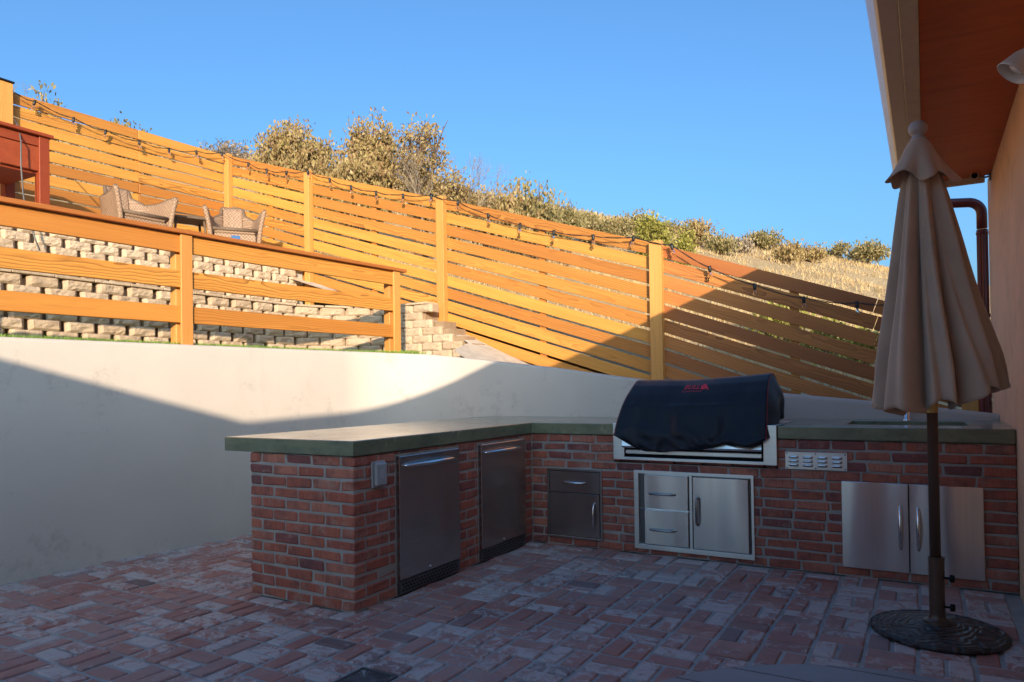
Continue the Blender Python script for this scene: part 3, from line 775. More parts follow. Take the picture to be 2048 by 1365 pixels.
# ---- drawer and door cabinet by the corner
x0, x1, z0, z1 = CABS['c1']; t = thing('drawer_cabinet', 'narrow dark steel cabinet with one drawer over a door, near the inner corner', 'cabinet', ((x0+x1)/2, 0, z0)); w = (x1-x0)/2; h = z1-z0
b = prism([-w, -w+.018, w-.018, w], [0, .018, h-.018, h], lambda i, j: not (i == 1 and j == 1), -.012, .012)
b.v = [(x, -z, y) for x, y, z in b.v]; bevelled(b.obj('frame', M_FRIDGE, t), .002)
MB().box(-w+.018, w-.018, .004, .02, .018, h-.018, .001).obj('recess', M_BLACK, t)
dw = MB().box(-w+.021, w-.021, -.009, .003, .354, h-.021, .002).obj('drawer_front', M_FRIDGE, t); bar_handle('drawer_handle', dw, (-.095, -.009, .432), (.095, -.009, .432), .03, .009, True)
dd = MB().box(-w+.021, w-.026, -.009, .003, .021, .349, .002).obj('door', M_FRIDGE, t); bar_handle('door_handle', dd, (w-.066, -.009, .085), (w-.066, -.009, .285), .03, .010, True)
# ---- two drawer + door combo
x0, x1, z0, z1 = CABS['c2']; t = thing('drawer_cabinet', 'wide bright steel cabinet with two drawers and a door, below the grill', 'cabinet', ((x0+x1)/2, 0, z0)); w = (x1-x0)/2; h = z1-z0
cxm = (x0+x1)/2; L_ = lambda x: x-cxm
b = prism([-w, L_(.892), L_(1.266), L_(1.287), L_(1.688), w], [0, .034, h-.022, h], lambda i, j: not (i in (1, 3) and j == 1), -.014, .014)
b.v = [(x, -z, y) for x, y, z in b.v]; bevelled(b.obj('frame', M_STEELH, t), .002)
MB().box(L_(.892), L_(1.688), .006, .022, .034, h-.022, .001).obj('recess', M_DARKMET, t)
for zz0, zz1, nm in ((.298, h-.028, 0), (.040, .291, 1)):
    d_ = MB().box(L_(.938), L_(1.260), -.024, .005, zz0, zz1, .003).obj('drawer_front', M_STEEL, t)
    zc = zz0+.112; bar_handle('drawer_handle', d_, (L_(.978), -.024, zc), (L_(1.168), -.024, zc), .032, .008, mat=M_HANDLE)
    MB().box(L_(.894), L_(1.264), -.002, .004, zz1, zz1+.005, .001).obj('slide_edge', M_CHROME, t)
d_ = MB().box(L_(1.294), L_(1.672), -.024, .005, .040, h-.028, .003).obj('door', M_STEEL, t); bar_handle('door_handle', d_, (L_(1.328), -.024, .208), (L_(1.328), -.024, .405), .034, .010, mat=M_HANDLE)
for zz in (.085, .45): MB().box(L_(1.676), L_(1.684), -.018, .002, zz, zz+.06, .002).obj('hinge', M_DARKMET, t)
# ---- double doors
x0, x1, z0, z1 = CABS['doors']; t = thing('double_door_cabinet', 'pair of plain steel access doors behind the umbrella pole', 'cabinet', ((x0+x1)/2, 0, z0)); w = (x1-x0)/2; h = z1-z0; xm = 2.619-(x0+x1)/2
MB().box(-w+.008, w-.008, .0, .03, .008, h-.008, .001).obj('recess', M_BLACK, t)
for a, b_, hx in ((-w, xm-.003, xm-.046), (xm+.003, w, xm+.049)):
    d_ = MB().box(a, b_, -.020, .0, 0, h, .003).obj('door', M_STEEL, t); bar_handle('door_handle', d_, (hx, -.020, .145), (hx, -.020, .402), .042, .013, True)
# ---- vent panel
x0, x1, z0, z1 = CABS['vent']; t = thing('vent_panel', 'small louvred steel vent panel right of the grill', 'vent', ((x0+x1)/2, 0, z0)); w = (x1-x0)/2; h = z1-z0
MB().box(-w, w, -.007, .004, 0, h, .002).obj('plate', M_STEELH, t)
for i in range(4):
    for j in range(3):
        cx = -w+.053+i*.087; zz = .030+j*.026; b = MB()
        def fn(u, v, cx=cx, zz=zz):
            x = (u-.5)*2; e = math.sqrt(max(0, 1-x**4)); a = math.pi*v; return (cx+x*.034, -.0065-.014*e*math.sin(a), zz-.0085*e*math.cos(a))
        b.grid(fn, 14, 8); b.obj('louvre', M_CHROME, t, smooth=True)
        MB().box(cx-.029, cx+.029, -.0092, -.006, zz-.0112, zz-.0085, .0005).obj('louvre_slot', M_BLACK, t)
for sx in (-w+.012, 0, w-.012):
    for zz in (.010, h-.010): MB().lathe([(.005, 0), (.004, .002), (0, .003)], 8, Matrix.Translation((sx, -.007, zz)) @ Matrix.Rotation(math.pi/2, 4, 'X')).obj('screw', M_DARKMET, t)
# ---- outlet cover
t = thing('outlet_cover', 'grey weatherproof outlet cover on the brick beside the refrigerator', 'outlet', (0, -1.843, .668))
MB().box(-.002, .010, -.058, .058, 0, .150, .004).obj('back_plate', M_PLASTIC, t); o = MB().box(.010, .034, -.050, .050, .008, .142, .010).obj('lid', M_PLASTIC, t)
MB().box(.034, .0365, -.015, .015, .05, .105, .002).obj('window', plain('clear_lid_window', (.44, .43, .43), .25, .5, 0, 9, .05, 0), t)

# ---- grill
x0, x1, z0, z1 = CABS['grill']; z1 = ZT+.004; t = thing('gas_grill', 'built-in steel gas grill under a black cover', 'grill', ((x0+x1)/2, 0, z0)); w = (x1-x0)/2; h = z1-z0
b = prism([-w, -w+.088, w-.088, w], [0, .022, h], lambda i, j: not (i == 1 and j == 1), -.006, .024)
b.v = [(x, -z, y) for x, y, z in b.v]; bevelled(b.obj('frame', M_STEELH, t), .003)
b = MB().box(-w, -w+.088, .0, .60, h-.006, h, .001); b.box(w-.088, w, .0, .60, h-.006, h, .001); b.obj('frame_side', M_STEELH, t)
MB().box(-w+.088, w-.088, .03, .64, .012, h-.03, .002).obj('fire_box', M_BLACK, t)
MB().box(-w+.093, w-.098, -.016, .03, .044, .075, .004).obj('drip_tray', M_STEELH, t)
b = MB(); b.v = [(-w+.078, -.050, .105), (w-.094, -.050, .105), (w-.094, -.012, h+.01), (-w+.078, -.012, h+.01), (-w+.078, -.046, .092), (w-.094, -.046, .092), (-w+.078, .04, .092), (w-.094, .04, .092), (-w+.078, .05, h+.01), (w-.094, .05, h+.01)]
b.f = [(0, 1, 2, 3), (4, 5, 1, 0), (6, 7, 5, 4), (3, 2, 9, 8), (0, 3, 8, 6, 4), (1, 5, 7, 9, 2)]; b.obj('control_panel', M_STEEL, t)
b = MB()
def hood(u, v):
    a = math.pi*(1-v); return ((u-.5)*2*(w-.13), .30-.24*math.cos(math.pi-a), h+.01+.27*math.sin(a)**.8)
b.grid(hood, 8, 12); b.obj('hood', M_STEEL, t, smooth=True)
# ---- grill cover
cov = thing('grill_cover', 'black fabric cover with red piping and red print, draped over the grill', 'cover', (1.28, .25, ZT))
CW0, CW1 = .785, 1.775
def hem_z(u):
    return float(np.interp(u, [0, .05, .12, .2, .3, .42, .55, .66, .74, .82, .90, .96, 1], [.86, .83, .79, .762, .752, .768, .772, .80, .826, .812, .80, .825, .86]))
PROF = [(.60, 1.02), (.585, 1.12), (.54, 1.205), (.46, 1.262), (.36, 1.285), (.28, 1.275), (.20, 1.235), (.115, 1.165), (.045, 1.085), (-.005, 1.0), (-.045, .925), (-.075, .87)]
def prof(v):
    s = v*(len(PROF)-1); i = min(int(s), len(PROF)-2); f = s-i; f = f*f*(3-2*f)*.3+f*.7
    return PROF[i][0]*(1-f)+PROF[i+1][0]*f, PROF[i][1]*(1-f)+PROF[i+1][1]*f
def cover_pt(u, v):
    x = CW0+(CW1-CW0)*u
    if v <= .82: y, z = prof(v/.82)
    else:
        y, z = prof(1.0); q = (v-.82)/.18; z = z+(hem_z(u)-z)*q; y = y-.024*math.sin(q*2.0)+.01*q
    fl = max(0, (v-.45)/.55); x = 1.28+(x-1.28)*(1+(.085 if u < .5 else .05)*math.sin(fl*math.pi*.75))
    tz = z-.018*math.sin(math.pi*u)**1*(1-abs(v-.3)) if .15 < v < .6 else z
    tz += .030*(u-.45)*max(0, 1-abs(v-.32)/.45)
    wv = .013*noise.noise((u*5, v*3, 1.3))+.009*noise.noise((u*11, v*5.5, 4))*fl
    wv += .022*fl*math.sin(u*13+2.2*v)*(.4+.6*abs(u-.5)*2)+ .010*fl*math.sin(u*29+1)
    wv += .050*max(0, fl-.1)*(.22-abs(noise.noise((u*4.5+3*v, v*3.2-u*3, 8))))+.035*max(0, fl-.3)*(.2-abs(noise.noise((u*3.2-5*v, v*4+u*2.5, 3))))+.010*noise.noise((u*16-6*v, v*7+u*3, 2))*(.3+fl)
    d1 = abs((u-.40)-.55*(v-.60)); wv += .016*fl*math.exp(-(d1/.035)**2)
    d2 = abs((u-.80)+.45*(v-.62)); wv -= .018*fl*math.exp(-(d2/.04)**2)
    return (x-cov.location[0], y-wv-cov.location[1], tz+wv*.3-cov.location[2])
b = MB().grid(cover_pt, 90, 60); o = b.obj('cover_body', M_COVER, cov, smooth=True)
so = o.modifiers.new('thickness', 'SOLIDIFY'); so.thickness = .004
for s, u in ((0, 0.0), (1, 1.0)):       # side panels
    ring = [Vector(cover_pt(u, v)) for v in np.linspace(0, 1, 45)]; out = -1 if s == 0 else 1
    lo_ = [Vector((p.x, .33, min(p.z, -.06 if s == 0 else -.075))) for p in ring]
    b = MB()
    def sp(a, c_, ring=ring, out=out):
        p = ring[int(round(a*44))]; tgt = Vector((p.x+out*.02, .12, .0)); q = p.lerp(tgt, c_)
        bul = .045*math.sin(math.pi*min(1, c_*1.15))+.018*noise.noise((a*6, c_*4, out))*math.sin(math.pi*c_); return (q.x+out*bul, q.y, q.z)
    b.grid(sp, 44, 10)
    if s == 0: b.f = [f[::-1] for f in b.f]
    b.obj('cover_side', M_COVER, cov, smooth=True)
    MB().tube([(p.x+out*.003, p.y, p.z) for p in ring[8:]], .0028, 6).obj('piping', M_PIPING, cov, smooth=True)
# red print on the cover
def on_cover(a, c_): return Vector(cover_pt(a, c_))
def text_mesh(body, size, shear=0.0):
    cu = bpy.data.curves.new('txt', 'FONT'); cu.body = body; cu.size = size; cu.shear = shear; cu.align_x = 'LEFT'; cu.extrude = .0; cu.offset = size*.012; cu.resolution_u = 2
    ob = bpy.data.objects.new('txt', cu); COL.objects.link(ob); bpy.context.view_layer.update()
    me = bpy.data.meshes.new_from_object(ob); vs_ = [tuple(v.co) for v in me.vertices]; fs = [tuple(p.vertices) for p in me.polygons]
    bpy.data.objects.remove(ob); bpy.data.curves.remove(cu); return vs_, fs
U0, V0 = .405, .478; DU = (CW1-CW0)
def print_on(vs_, fs, name, sx=1.0):
    b = MB(); out = []
    for (x, y, z) in vs_:
        u = U0+x*sx/DU; v = V0-y/.98; p = on_cover(u, v); e = on_cover(u+.005, v)-p; g2 = on_cover(u, v+.005)-p; nn = e.cross(g2).normalized()
        if nn.y > 0: nn = -nn
        out.append(tuple(p+nn*.0058))
    b.v = out; b.f = fs; return b.obj(name, M_LOGO, cov)
v_, f_ = text_mesh('BULL', .050, .3); mx = max(p[0] for p in v_); print_on(v_, f_, 'lettering', .116/mx)
bull = [(.122, .0), (.128, .016), (.124, .030), (.134, .026), (.142, .034), (.150, .048), (.156, .034), (.166, .030), (.168, .018), (.176, .010), (.184, -.004), (.190, -.012), (.176, -.006), (.166, .0), (.156, -.004), (.140, -.006)]
print_on([(x, y, 0) for x, y in bull], [(0, 1, 14, 15), (1, 2, 3, 14), (3, 4, 13, 14), (4, 5, 6, 13), (6, 7, 8, 13), (8, 9, 12, 13), (9, 10, 11, 12)], 'bull_emblem')
vs_, fs = [], []
for k in range(9):
    x = -.004+k*.0165; n = len(vs_); vs_ += [(x, -.020, 0), (x+.007, -.020, 0), (x+.009, -.013, 0), (x+.002, -.013, 0)]; fs.append((n, n+1, n+2, n+3))
print_on(vs_, fs, 'small_print')

# ================================================================== UMBRELLA
UX, UY = 2.752, -.935
ub = thing('umbrella_base', 'round cast iron umbrella base with a raised leaf pattern', 'umbrella base', (UX, UY, 0))
MB().lathe([(0, .002), (.292, .002), (.298, .010), (.295, .022), (.282, .028), (.270, .024), (.262, .026), (.18, .034), (.10, .044), (.062, .052), (.055, .060), (.0, .060)], 72).obj('plate', M_BASE, ub, smooth=True)
MB().lathe([(.062, .05), (.060, .064), (.044, .068), (.037, .075), (.0345, .10), (.0345, .365), (.037, .367), (.037, .372), (.026, .373)], 28).obj('tube', M_POLE, ub, angle=40)
for z in (.275, .135):
    k_ = MB(); mt = Matrix.Translation((.030, -.012, z)) @ Matrix.Rotation(math.pi/2, 4, 'Y')
    k_.lathe([(.006, 0), (.006, .022), (.017, .024), (.019, .03), (.017, .044), (.0, .046)], 10, mt); k_.obj('knob', M_BLACK, ub, smooth=True)
um = thing('patio_umbrella', 'closed taupe patio umbrella with a pale ball finial', 'umbrella', (UX-.004, UY, 0))
MB().tube([(0, 0, .07), (0, 0, 1.3), (-.035, 0, 2.40)], .0245, 20).obj('pole', M_POLE, um, smooth=True)
MB().lathe([(.0255, 1.075), (.0255, 1.14), (.03, 1.19)], 20).obj('sleeve', M_BRASS, um, smooth=True)
NF = 8
def fold(a, k, z):
    """deep irregular pleats of a furled canopy"""
    s = 0; ph = .35*noise.noise((math.cos(a)*1.3, math.sin(a)*1.3, z*.7))
    s = abs(math.sin(NF*.5*a+.9+ph))**.75
    s2 = .35*noise.noise((math.cos(a)*2.4+5, math.sin(a)*2.4, z*1.1)); s3 = .16*math.sin(17*a+z*3+ph*6)
    return s+s2+s3
zt_, zb_ = 2.30, 1.165
def canopy(u, v):
    a = 2*math.pi*u; zz = zt_+(zb_-zt_)*v
    rb = np.interp(v, [0, .08, .3, .6, .85, 1], [.045, .085, .13, .185, .235, .255]); dep = np.interp(v, [0, .15, 1], [.10, .42, .56])
    f = fold(a, 0, zz); r = rb*(1-dep+dep*min(1.25, max(.05, f))*1.15)
    r *= 1+.10*math.cos(a-2.9)*v*0+.08*max(0, math.cos(a-.35))*v+.10*noise.noise((math.cos(a)*1.6, math.sin(a)*1.6, 9))
    droop = -.06*(1-abs(math.sin(NF*.5*a+.9)))*v**6+.06*math.cos(a-.6)*v**6+.03*noise.noise((math.cos(a)*3, math.sin(a)*3, 2))*v**6
    lean = -.03*max(0, (zz-1.3))/1.1
    return (r*math.cos(a)+lean, r*math.sin(a)*1.0, zz+droop)
o = MB().grid(canopy, 260, 70).obj('canopy', M_UMB, um, smooth=True); m = o.modifiers.new('cloth', 'SOLIDIFY'); m.thickness = .002
def flounce(u, v):
    a = 2*math.pi*u; zz = 2.425-.20*v
    r = np.interp(v, [0, .15, .5, 1], [.03, .052, .085, .135]); w_ = math.sin(5*a+1.1)+.6*math.sin(3*a+2)+.5*math.sin(9*a)
    r *= 1+.30*v*v*w_*.6; zz -= .025*v*v*math.sin(5*a+2.3)+.02*v*v*math.cos(a+.5)
    return (r*math.cos(a)-.035, r*math.sin(a), zz)
o = MB().grid(flounce, 180, 18).obj('vent_flap', M_UMB, um, smooth=True); m = o.modifiers.new('cloth', 'SOLIDIFY'); m.thickness = .003
MB().lathe([(.034, 2.41), (.036, 2.428), (.028, 2.436), (.026, 2.444), (.034, 2.450), (.041, 2.462), (.043, 2.474), (.0425, 2.476), (.043, 2.478), (.041, 2.492), (.034, 2.505), (.020, 2.513), (0, 2.515)], 28, Matrix.Translation((-.035, 0, 0))).obj('finial', M_FINIAL, um, smooth=True)

# ================================================================== HOUSE (right of the camera and behind it)
EX = 2.655; YE = 1.40; YB = -7.63; ZE = 2.72
hs = thing('house', 'salmon stucco house wall and stained eave along the right side of the patio', 'house', (3.167, -3, 0))
def hobj(b, name, mat, **k): b.v = rel(hs, b.v); return b.obj(name, mat, hs, **k)
hobj(MB().box(3.167, 9.0, -13.2, 1.70, -.05, 2.80, .006), 'wall', M_HOUSE)
hobj(MB().box(2.727, 3.19, YB-.2, YE-.03, ZE+.035, ZE+.055, .001), 'soffit', M_SOFFIT)
hobj(MB().box(EX, 2.725, YB-.2, YE, ZE-.012, ZE+.16, .004), 'fascia_board', M_TRIM)
hobj(MB().box(2.726, 3.13, YE-.028, YE, ZE-.012, ZE+.16, .003), 'end_fascia', M_TRIM)
b = MB(); s = math.tan(R(12))     # roof planes stay below the sun's angle
b.v = [(2.60, YB-.2, 2.872), (9.5, YB-.2, 2.872+6.9*s), (9.5, YE+.03, 2.872+6.9*s), (2.60, YE+.03, 2.872)]; b.v += [(x, y, z-.03) for x, y, z in b.v]
b.f = [(0, 1, 2, 3), (7, 6, 5, 4), (0, 3, 7, 4), (2, 1, 5, 6), (3, 2, 6, 7), (1, 0, 4, 5)]; hobj(b, 'roof', M_ROOF)
hobj(MB().box(.75, 3.166, -13.2, -8.35, -.05, 2.80, .006), 'rear_wall', M_HOUSE)
hobj(MB().box(.5, 2.70, -8.40, YB-.09, ZE+.035, ZE+.055, .001), 'rear_soffit', M_SOFFIT)
hobj(MB().box(.4, 2.65, YB-.08, YB-.02, ZE-.012, ZE+.14, .004), 'rear_fascia', M_TRIM)
b = MB(); b.v = [(.35, YB, 2.862), (9.5, YB, 2.862), (9.5, YB-6, 2.862+6*s), (.35, YB-6, 2.862+6*s)]; b.v += [(x, y, z-.03) for x, y, z in b.v]
b.f = [(0, 1, 2, 3), (7, 6, 5, 4), (0, 3, 7, 4), (2, 1, 5, 6), (3, 2, 6, 7), (1, 0, 4, 5)]; hobj(b, 'rear_roof', M_ROOF)
gt = thing('roof_gutter', 'tan metal roof gutter along the edge of the eave', 'gutter', (2.53, -3, ZE))
prof_g = [(2.653, ZE+.12), (2.653, ZE+.002), (2.585, ZE+.0), (2.572, ZE+.012), (2.566, ZE+.03), (2.556, ZE+.05), (2.543, ZE+.075), (2.535, ZE+.10), (2.530, ZE+.135), (2.536, ZE+.142), (2.541, ZE+.135)]
b = MB(); n = len(prof_g)
for y in (YB+.02, YE-.06):
    b.v += [(x-2.53, y+3, z-ZE) for x, z in prof_g]
b.f = [(k, k+1, n+k+1, n+k) for k in range(n-1)]+[tuple(range(n)), tuple(range(n, 2*n))[::-1]]
o = b.obj('channel', M_GUTTER, gt, angle=35)
dp = thing('downspout', 'maroon ribbed downspout at the house corner behind the umbrella', 'downspout', (3.135, 1.86, .9))
pts = [(2.60, 1.36, 2.70), (2.64, 1.45, 2.685), (2.72, 1.62, 2.675), (2.90, 1.80, 2.672)]+[(3.035+.10*math.sin(a), 1.86, 2.572+.10*math.cos(a)) for a in np.linspace(0, math.pi/2, 8)]+[(3.135, 1.86, 2.45)]
b = MB().tube(pts, .038, 14); b.v = rel(dp, b.v); b.obj('elbow', M_MAROON, dp, smooth=True)
b = MB()
for k in range(28):
    a = 2*math.pi*k/28; r_ = .040 if k % 2 else .035
    for z in (.62, 2.44): b.v.append((r_*math.cos(a), r_*math.sin(a), z-.9))
b.f = [(2*k, 2*((k+1) % 28), 2*((k+1) % 28)+1, 2*k+1) for k in range(28)]
b.obj('pipe', M_MAROON, dp)
MB().lathe([(.041, 0), (.044, .004), (.044, .02), (.041, .024)], 20, Matrix.Translation((0, 0, 1.5))).obj('joint_band', M_MAROON, dp, smooth=True)
MB().box(-.05, .05, -.044, .044, -.012, .012, .002).obj('strap', M_MAROON, dp, (0, 0, 1.05-.2))
# security camera
p = at_y(1950, 352, 1.30); sc = thing('security_camera', 'small bullet security camera under the end of the eave', 'camera', (p[0], p[1], p[2]))
d = (Vector(CAM)+Vector((-.5, 0, .3))-Vector(p)).normalized(); mt = d.to_track_quat('Z', 'Y').to_matrix().to_4x4()
MB().lathe([(0, -.11), (.020, -.11), (.024, -.10), (.0245, .035), (.027, .036), (.027, .055), (.022, .056), (.0215, .03), (0, .03)], 20, mt).obj('camera_body', M_TRIM, sc, angle=40)
MB().lathe([(0, .034), (.020, .034), (.020, .030)], 16, mt).obj('lens', M_BLACK, sc, smooth=True)
wx = 3.167-p[0]
MB().tube([tuple(-d*.06), tuple(-d*.06+Vector((.03, .02, -.02))), (wx-.012, .05, -.005)], .008, 8).obj('bracket', M_TRIM, sc, smooth=True)
MB().lathe([(.034, 0), (.034, .008), (.02, .012), (0, .012)], 16, Matrix.Translation((wx-.001, .05, -.005)) @ Matrix.Rotation(-math.pi/2, 4, 'Y')).obj('mount_plate', M_DARKMET, sc, smooth=True)
# flood light
fp = Vector(at_x(2043, 116, 3.03)); fl = thing('flood_light', 'twin-headed pale metal flood light under the eave at the top right', 'flood light', fp)
def head(name, loc, direc, sc_=1.0):
    mt = Matrix.Translation(loc) @ Vector(direc).to_track_quat('Z', 'Y').to_matrix().to_4x4()
    o = MB().lathe([(r_*sc_, z*sc_) for r_, z in [(0, -.075), (.022, -.072), (.027, -.05), (.029, -.02), (.040, .0), (.050, .045), (.054, .060), (.051, .061), (.046, .045), (.036, .0), (.02, -.01), (0, -.012)]], 28, mt).obj(name, M_LAMP, fl, smooth=True)
    MB().lathe([(r_*sc_, z*sc_) for r_, z in [(.02, -.01), (.030, .01), (.034, .028), (.026, .04), (0, .046)]], 20, mt).obj('lamp_glass', M_BULBW, o, smooth=True)
R2v, U2v, FWv = Vector(R2), Vector(U2), Vector(FW)
head('lamp_head', R2v*.012-U2v*.004, -R2v*.62-U2v*.75+FWv*.25, 1.0)
head('lamp_head', R2v*.035+U2v*.055-FWv*.03, -FWv*.85-R2v*.35-U2v*.25, .95)
MB().tube([(R2v*.02+U2v*.03)[:], (.10, .05, .03), (3.167-fp.x-.01, .06, .04)], .012, 10).obj('arm', M_LAMP, fl, smooth=True)
MB().lathe([(.055, 0), (.055, .012), (.045, .02), (0, .02)], 20, Matrix.Translation((3.167-fp.x-.001, .06, .04)) @ Matrix.Rotation(-math.pi/2, 4, 'Y')).obj('wall_plate', M_LAMP, fl, smooth=True)

# ================================================================== UPPER TERRACE FURNITURE
ZU = 3.01
def wicker_chair(loc, rz, label):
    t = thing('wicker_chair', label, 'chair', loc, rz, 'wicker chairs on the upper terrace')       # local +X is the front
    W2, D = .275, .29
    plan = [(D, -W2-.02), (.16, -W2), (-.02, -W2+.01), (-.20, -W2+.03), (-.28, -W2+.12), (-.30, -.14), (-.305, 0), (-.30, .14), (-.28, W2-.12), (-.20, W2-.03), (-.02, W2-.01), (.16, W2), (D, W2+.02)]
    hts = [.63, .605, .58, .59, .68, .785, .79, .785, .68, .59, .58, .605, .63]; fl = [.075, .06, .05, .05, .06, .09, .10, .09, .06, .05, .05, .06, .075]; NPL = 12
    def at(u):
        s = u*NPL; i = min(int(s), NPL-1); f = s-i; c = lambda a, b_: a+(b_-a)*f
        return c(plan[i][0], plan[i+1][0]), c(plan[i][1], plan[i+1][1]), c(hts[i], hts[i+1]), c(fl[i], fl[i+1])
    def shell(u, v, off=0.0):
        x, y, h, f = at(u); k = v**1.8*f; bx = max(0, min(1, (-x-.12)/.16))
        return (x-k*bx+.03*v*(1-bx), y+math.copysign(k, y)*(1-bx)*min(1, abs(y)*5), .12+(h-.12)*v)
    b = MB().grid(lambda u, v: shell(u, v), 60, 14).obj('back_and_arms', M_WICKER, t, smooth=True); m = b.modifiers.new('thick', 'SOLIDIFY'); m.thickness = .045; m.offset = 0
    MB().tube([shell(k/60, 1.0) for k in range(61)], .024, 8).obj('rim', M_WICKD, t, smooth=True)
    for s in (0.0, 1.0):
        MB().tube([shell(s, k/8) for k in range(9)], .030, 8).obj('arm_front', M_WICKER, t, smooth=True)
    MB().box(-.26, D, -W2+.02, W2-.02, .30, .37, .02).obj('seat', M_WICKER, t); MB().tube([(D, -W2, .36), (D, W2, .36)], .024, 8).obj('seat_rail', M_WICKD, t, smooth=True)
    MB().box(D-.02, D, -W2+.02, W2-.02, .10, .30, .004).obj('skirt', M_WICKER, t)
    for sx, sy in ((D-.02, -W2+.02), (D-.02, W2-.02), (-.24, -W2+.08), (-.24, W2-.08)): MB().box(sx-.022, sx+.022, sy-.022, sy+.022, 0, .14, .004).obj('leg', M_WICKD, t)
    return t
c1 = at_d(266, 420, 8.75); wicker_chair((c1[0], c1[1], ZU), R(-4), 'wicker chair left of the small side table on the upper terrace')
c2 = at_d(468, 440, 9.7); CH2 = wicker_chair((c2[0], c2[1], ZU), R(-36), 'wicker chair right of the small side table, near the fence corner')
MB().box(.292, .300, -.05, .06, .19, .28, .003).obj('blue_panel', M_BLUE, CH2)
c3 = at_d(376, 437, 9.4); st = thing('side_table', 'low dark wicker side table between the two wicker chairs', 'table', (c3[0], c3[1], ZU), R(-25))
MB().box(-.20, .20, -.25, .25, .47, .50, .008).obj('table_top', M_WICKD, st)
for sx in (-1, 1):
    for sy in (-1, 1): MB().tube([(sx*.15, sy*.17, .47), (sx*.155, sy*.19, .25), (sx*.17, sy*.20, 0)], .016, 7).obj('leg', M_WICKD, st, smooth=True)
# redwood planter
pr = at_x(97, 272, -5.25); PZ = pr[2]; pl = thing('planter_box', 'raised dark redwood planter box with a loose cable, at the left edge', 'planter', (-5.25, pr[1], ZU))
for k, (za, zb) in enumerate(((.55, .80), (.81, PZ-ZU-.04))):
    MB().box(-.04, 0, -1.9, -.09, za, zb, .004).obj('board', M_RED, pl); MB().box(-.75, -.04, -.06, -.03, za, zb, .004).obj('board', M_RED, pl)
MB().box(-.72, -.04, -1.9, -.07, .52, .55, .003).obj('bottom', M_RED, pl)
MB().box(-.80, .05, -1.95, .03, PZ-ZU-.035, PZ-ZU, .005).obj('cap', M_RED, pl)
for x, y in ((-.03, -.05), (-.74, -.05), (-.03, -1.8)): MB().box(x-.05, x+.05, y-.05, y+.05, 0, PZ-ZU-.036, .004).obj('post', M_RED, pl)
pts = [at_x(30, 240, -5.9), at_x(38, 258, -5.3), at_x(42, 285, -5.17), at_x(42, 330, -5.16), at_x(46, 385, -5.15), at_x(52, 425, -5.0), at_x(62, 450, -4.84), at_x(70, 478, -4.82), at_x(80, 502, -4.80)]
tag(MB().tube([tuple(p) for p in pts], .008, 6).obj('cable', M_CABLE, smooth=True), 'thin grey cable hanging from the redwood planter down the block wall', 'cable')

# ================================================================== STRING LIGHTS
bulbs = [(70, 203), (147, 237), (212, 262), (278, 283), (338, 298), (392, 303), (443, 306), (497, 327), (533, 340), (573, 344), (615, 342), (659, 358), (702, 373), (752, 384), (806, 390), (863, 390), (916, 403), (976, 429), (1040, 449), (1108, 463), (1186, 472), (1268, 474), (1343, 490), (1419, 535), (1509, 570), (1607, 596), (1714, 606)]
sl = thing('string_lights', 'black festoon string lights with clear bulbs along the fence top', 'string lights', (-6.6, 2.3, 4.0))
pts = [at_x(25, 183, LX+.09)]; BP = []
for (x, y) in bulbs:
    p = at_x(x, y, LX+.075) if x < 450 else at_y(x, y, FY-.09); pts.append(p); BP.append(p)
pts += [at_y(1790, 606, FY-.09), at_y(1860, 600, FY-.09)]
sm = []
for i in range(len(pts)-1):
    a, b_ = Vector(pts[i]), Vector(pts[i+1])
    for k in range(5):
        q = k/5; p = a.lerp(b_, q); p.z -= .022*math.sin(math.pi*q); sm.append(p)
sm.append(Vector(pts[-1]))
b = MB().tube(sm, .0042, 5); b.v = rel(sl, b.v); b.obj('cord', M_CORD, sl, smooth=True)
sm2 = [Vector((p.x, p.y, p.z+.012*math.sin(i*1.3))) for i, p in enumerate(sm)]
b = MB().tube(sm2, .0028, 5); b.v = rel(sl, b.v); b.obj('guy_wire', M_CORD, sl, smooth=True)
sock = MB().lathe([(0, .012), (.013, .012), (.017, .004), (.0175, -.03), (.014, -.045), (.013, -.05), (0, -.05)], 12).box(-.005, .005, -.018, .018, -.004, .014, .002).mesh('socket', M_CORD, True)
glb = MB().lathe([(.010, -.050), (.012, -.06), (.020, -.078), (.022, -.095), (.016, -.112), (0, -.120)], 12).mesh('bulb', M_GLASS, True)
for p in BP:
    o = bpy.data.objects.new('socket', sock); o.location = Vector(p)-sl.location; o.rotation_euler = (random.gauss(0, .12), random.gauss(0, .12), random.random()*3); link(o, sl)
    g_ = bpy.data.objects.new('bulb', glb); link(g_, o)

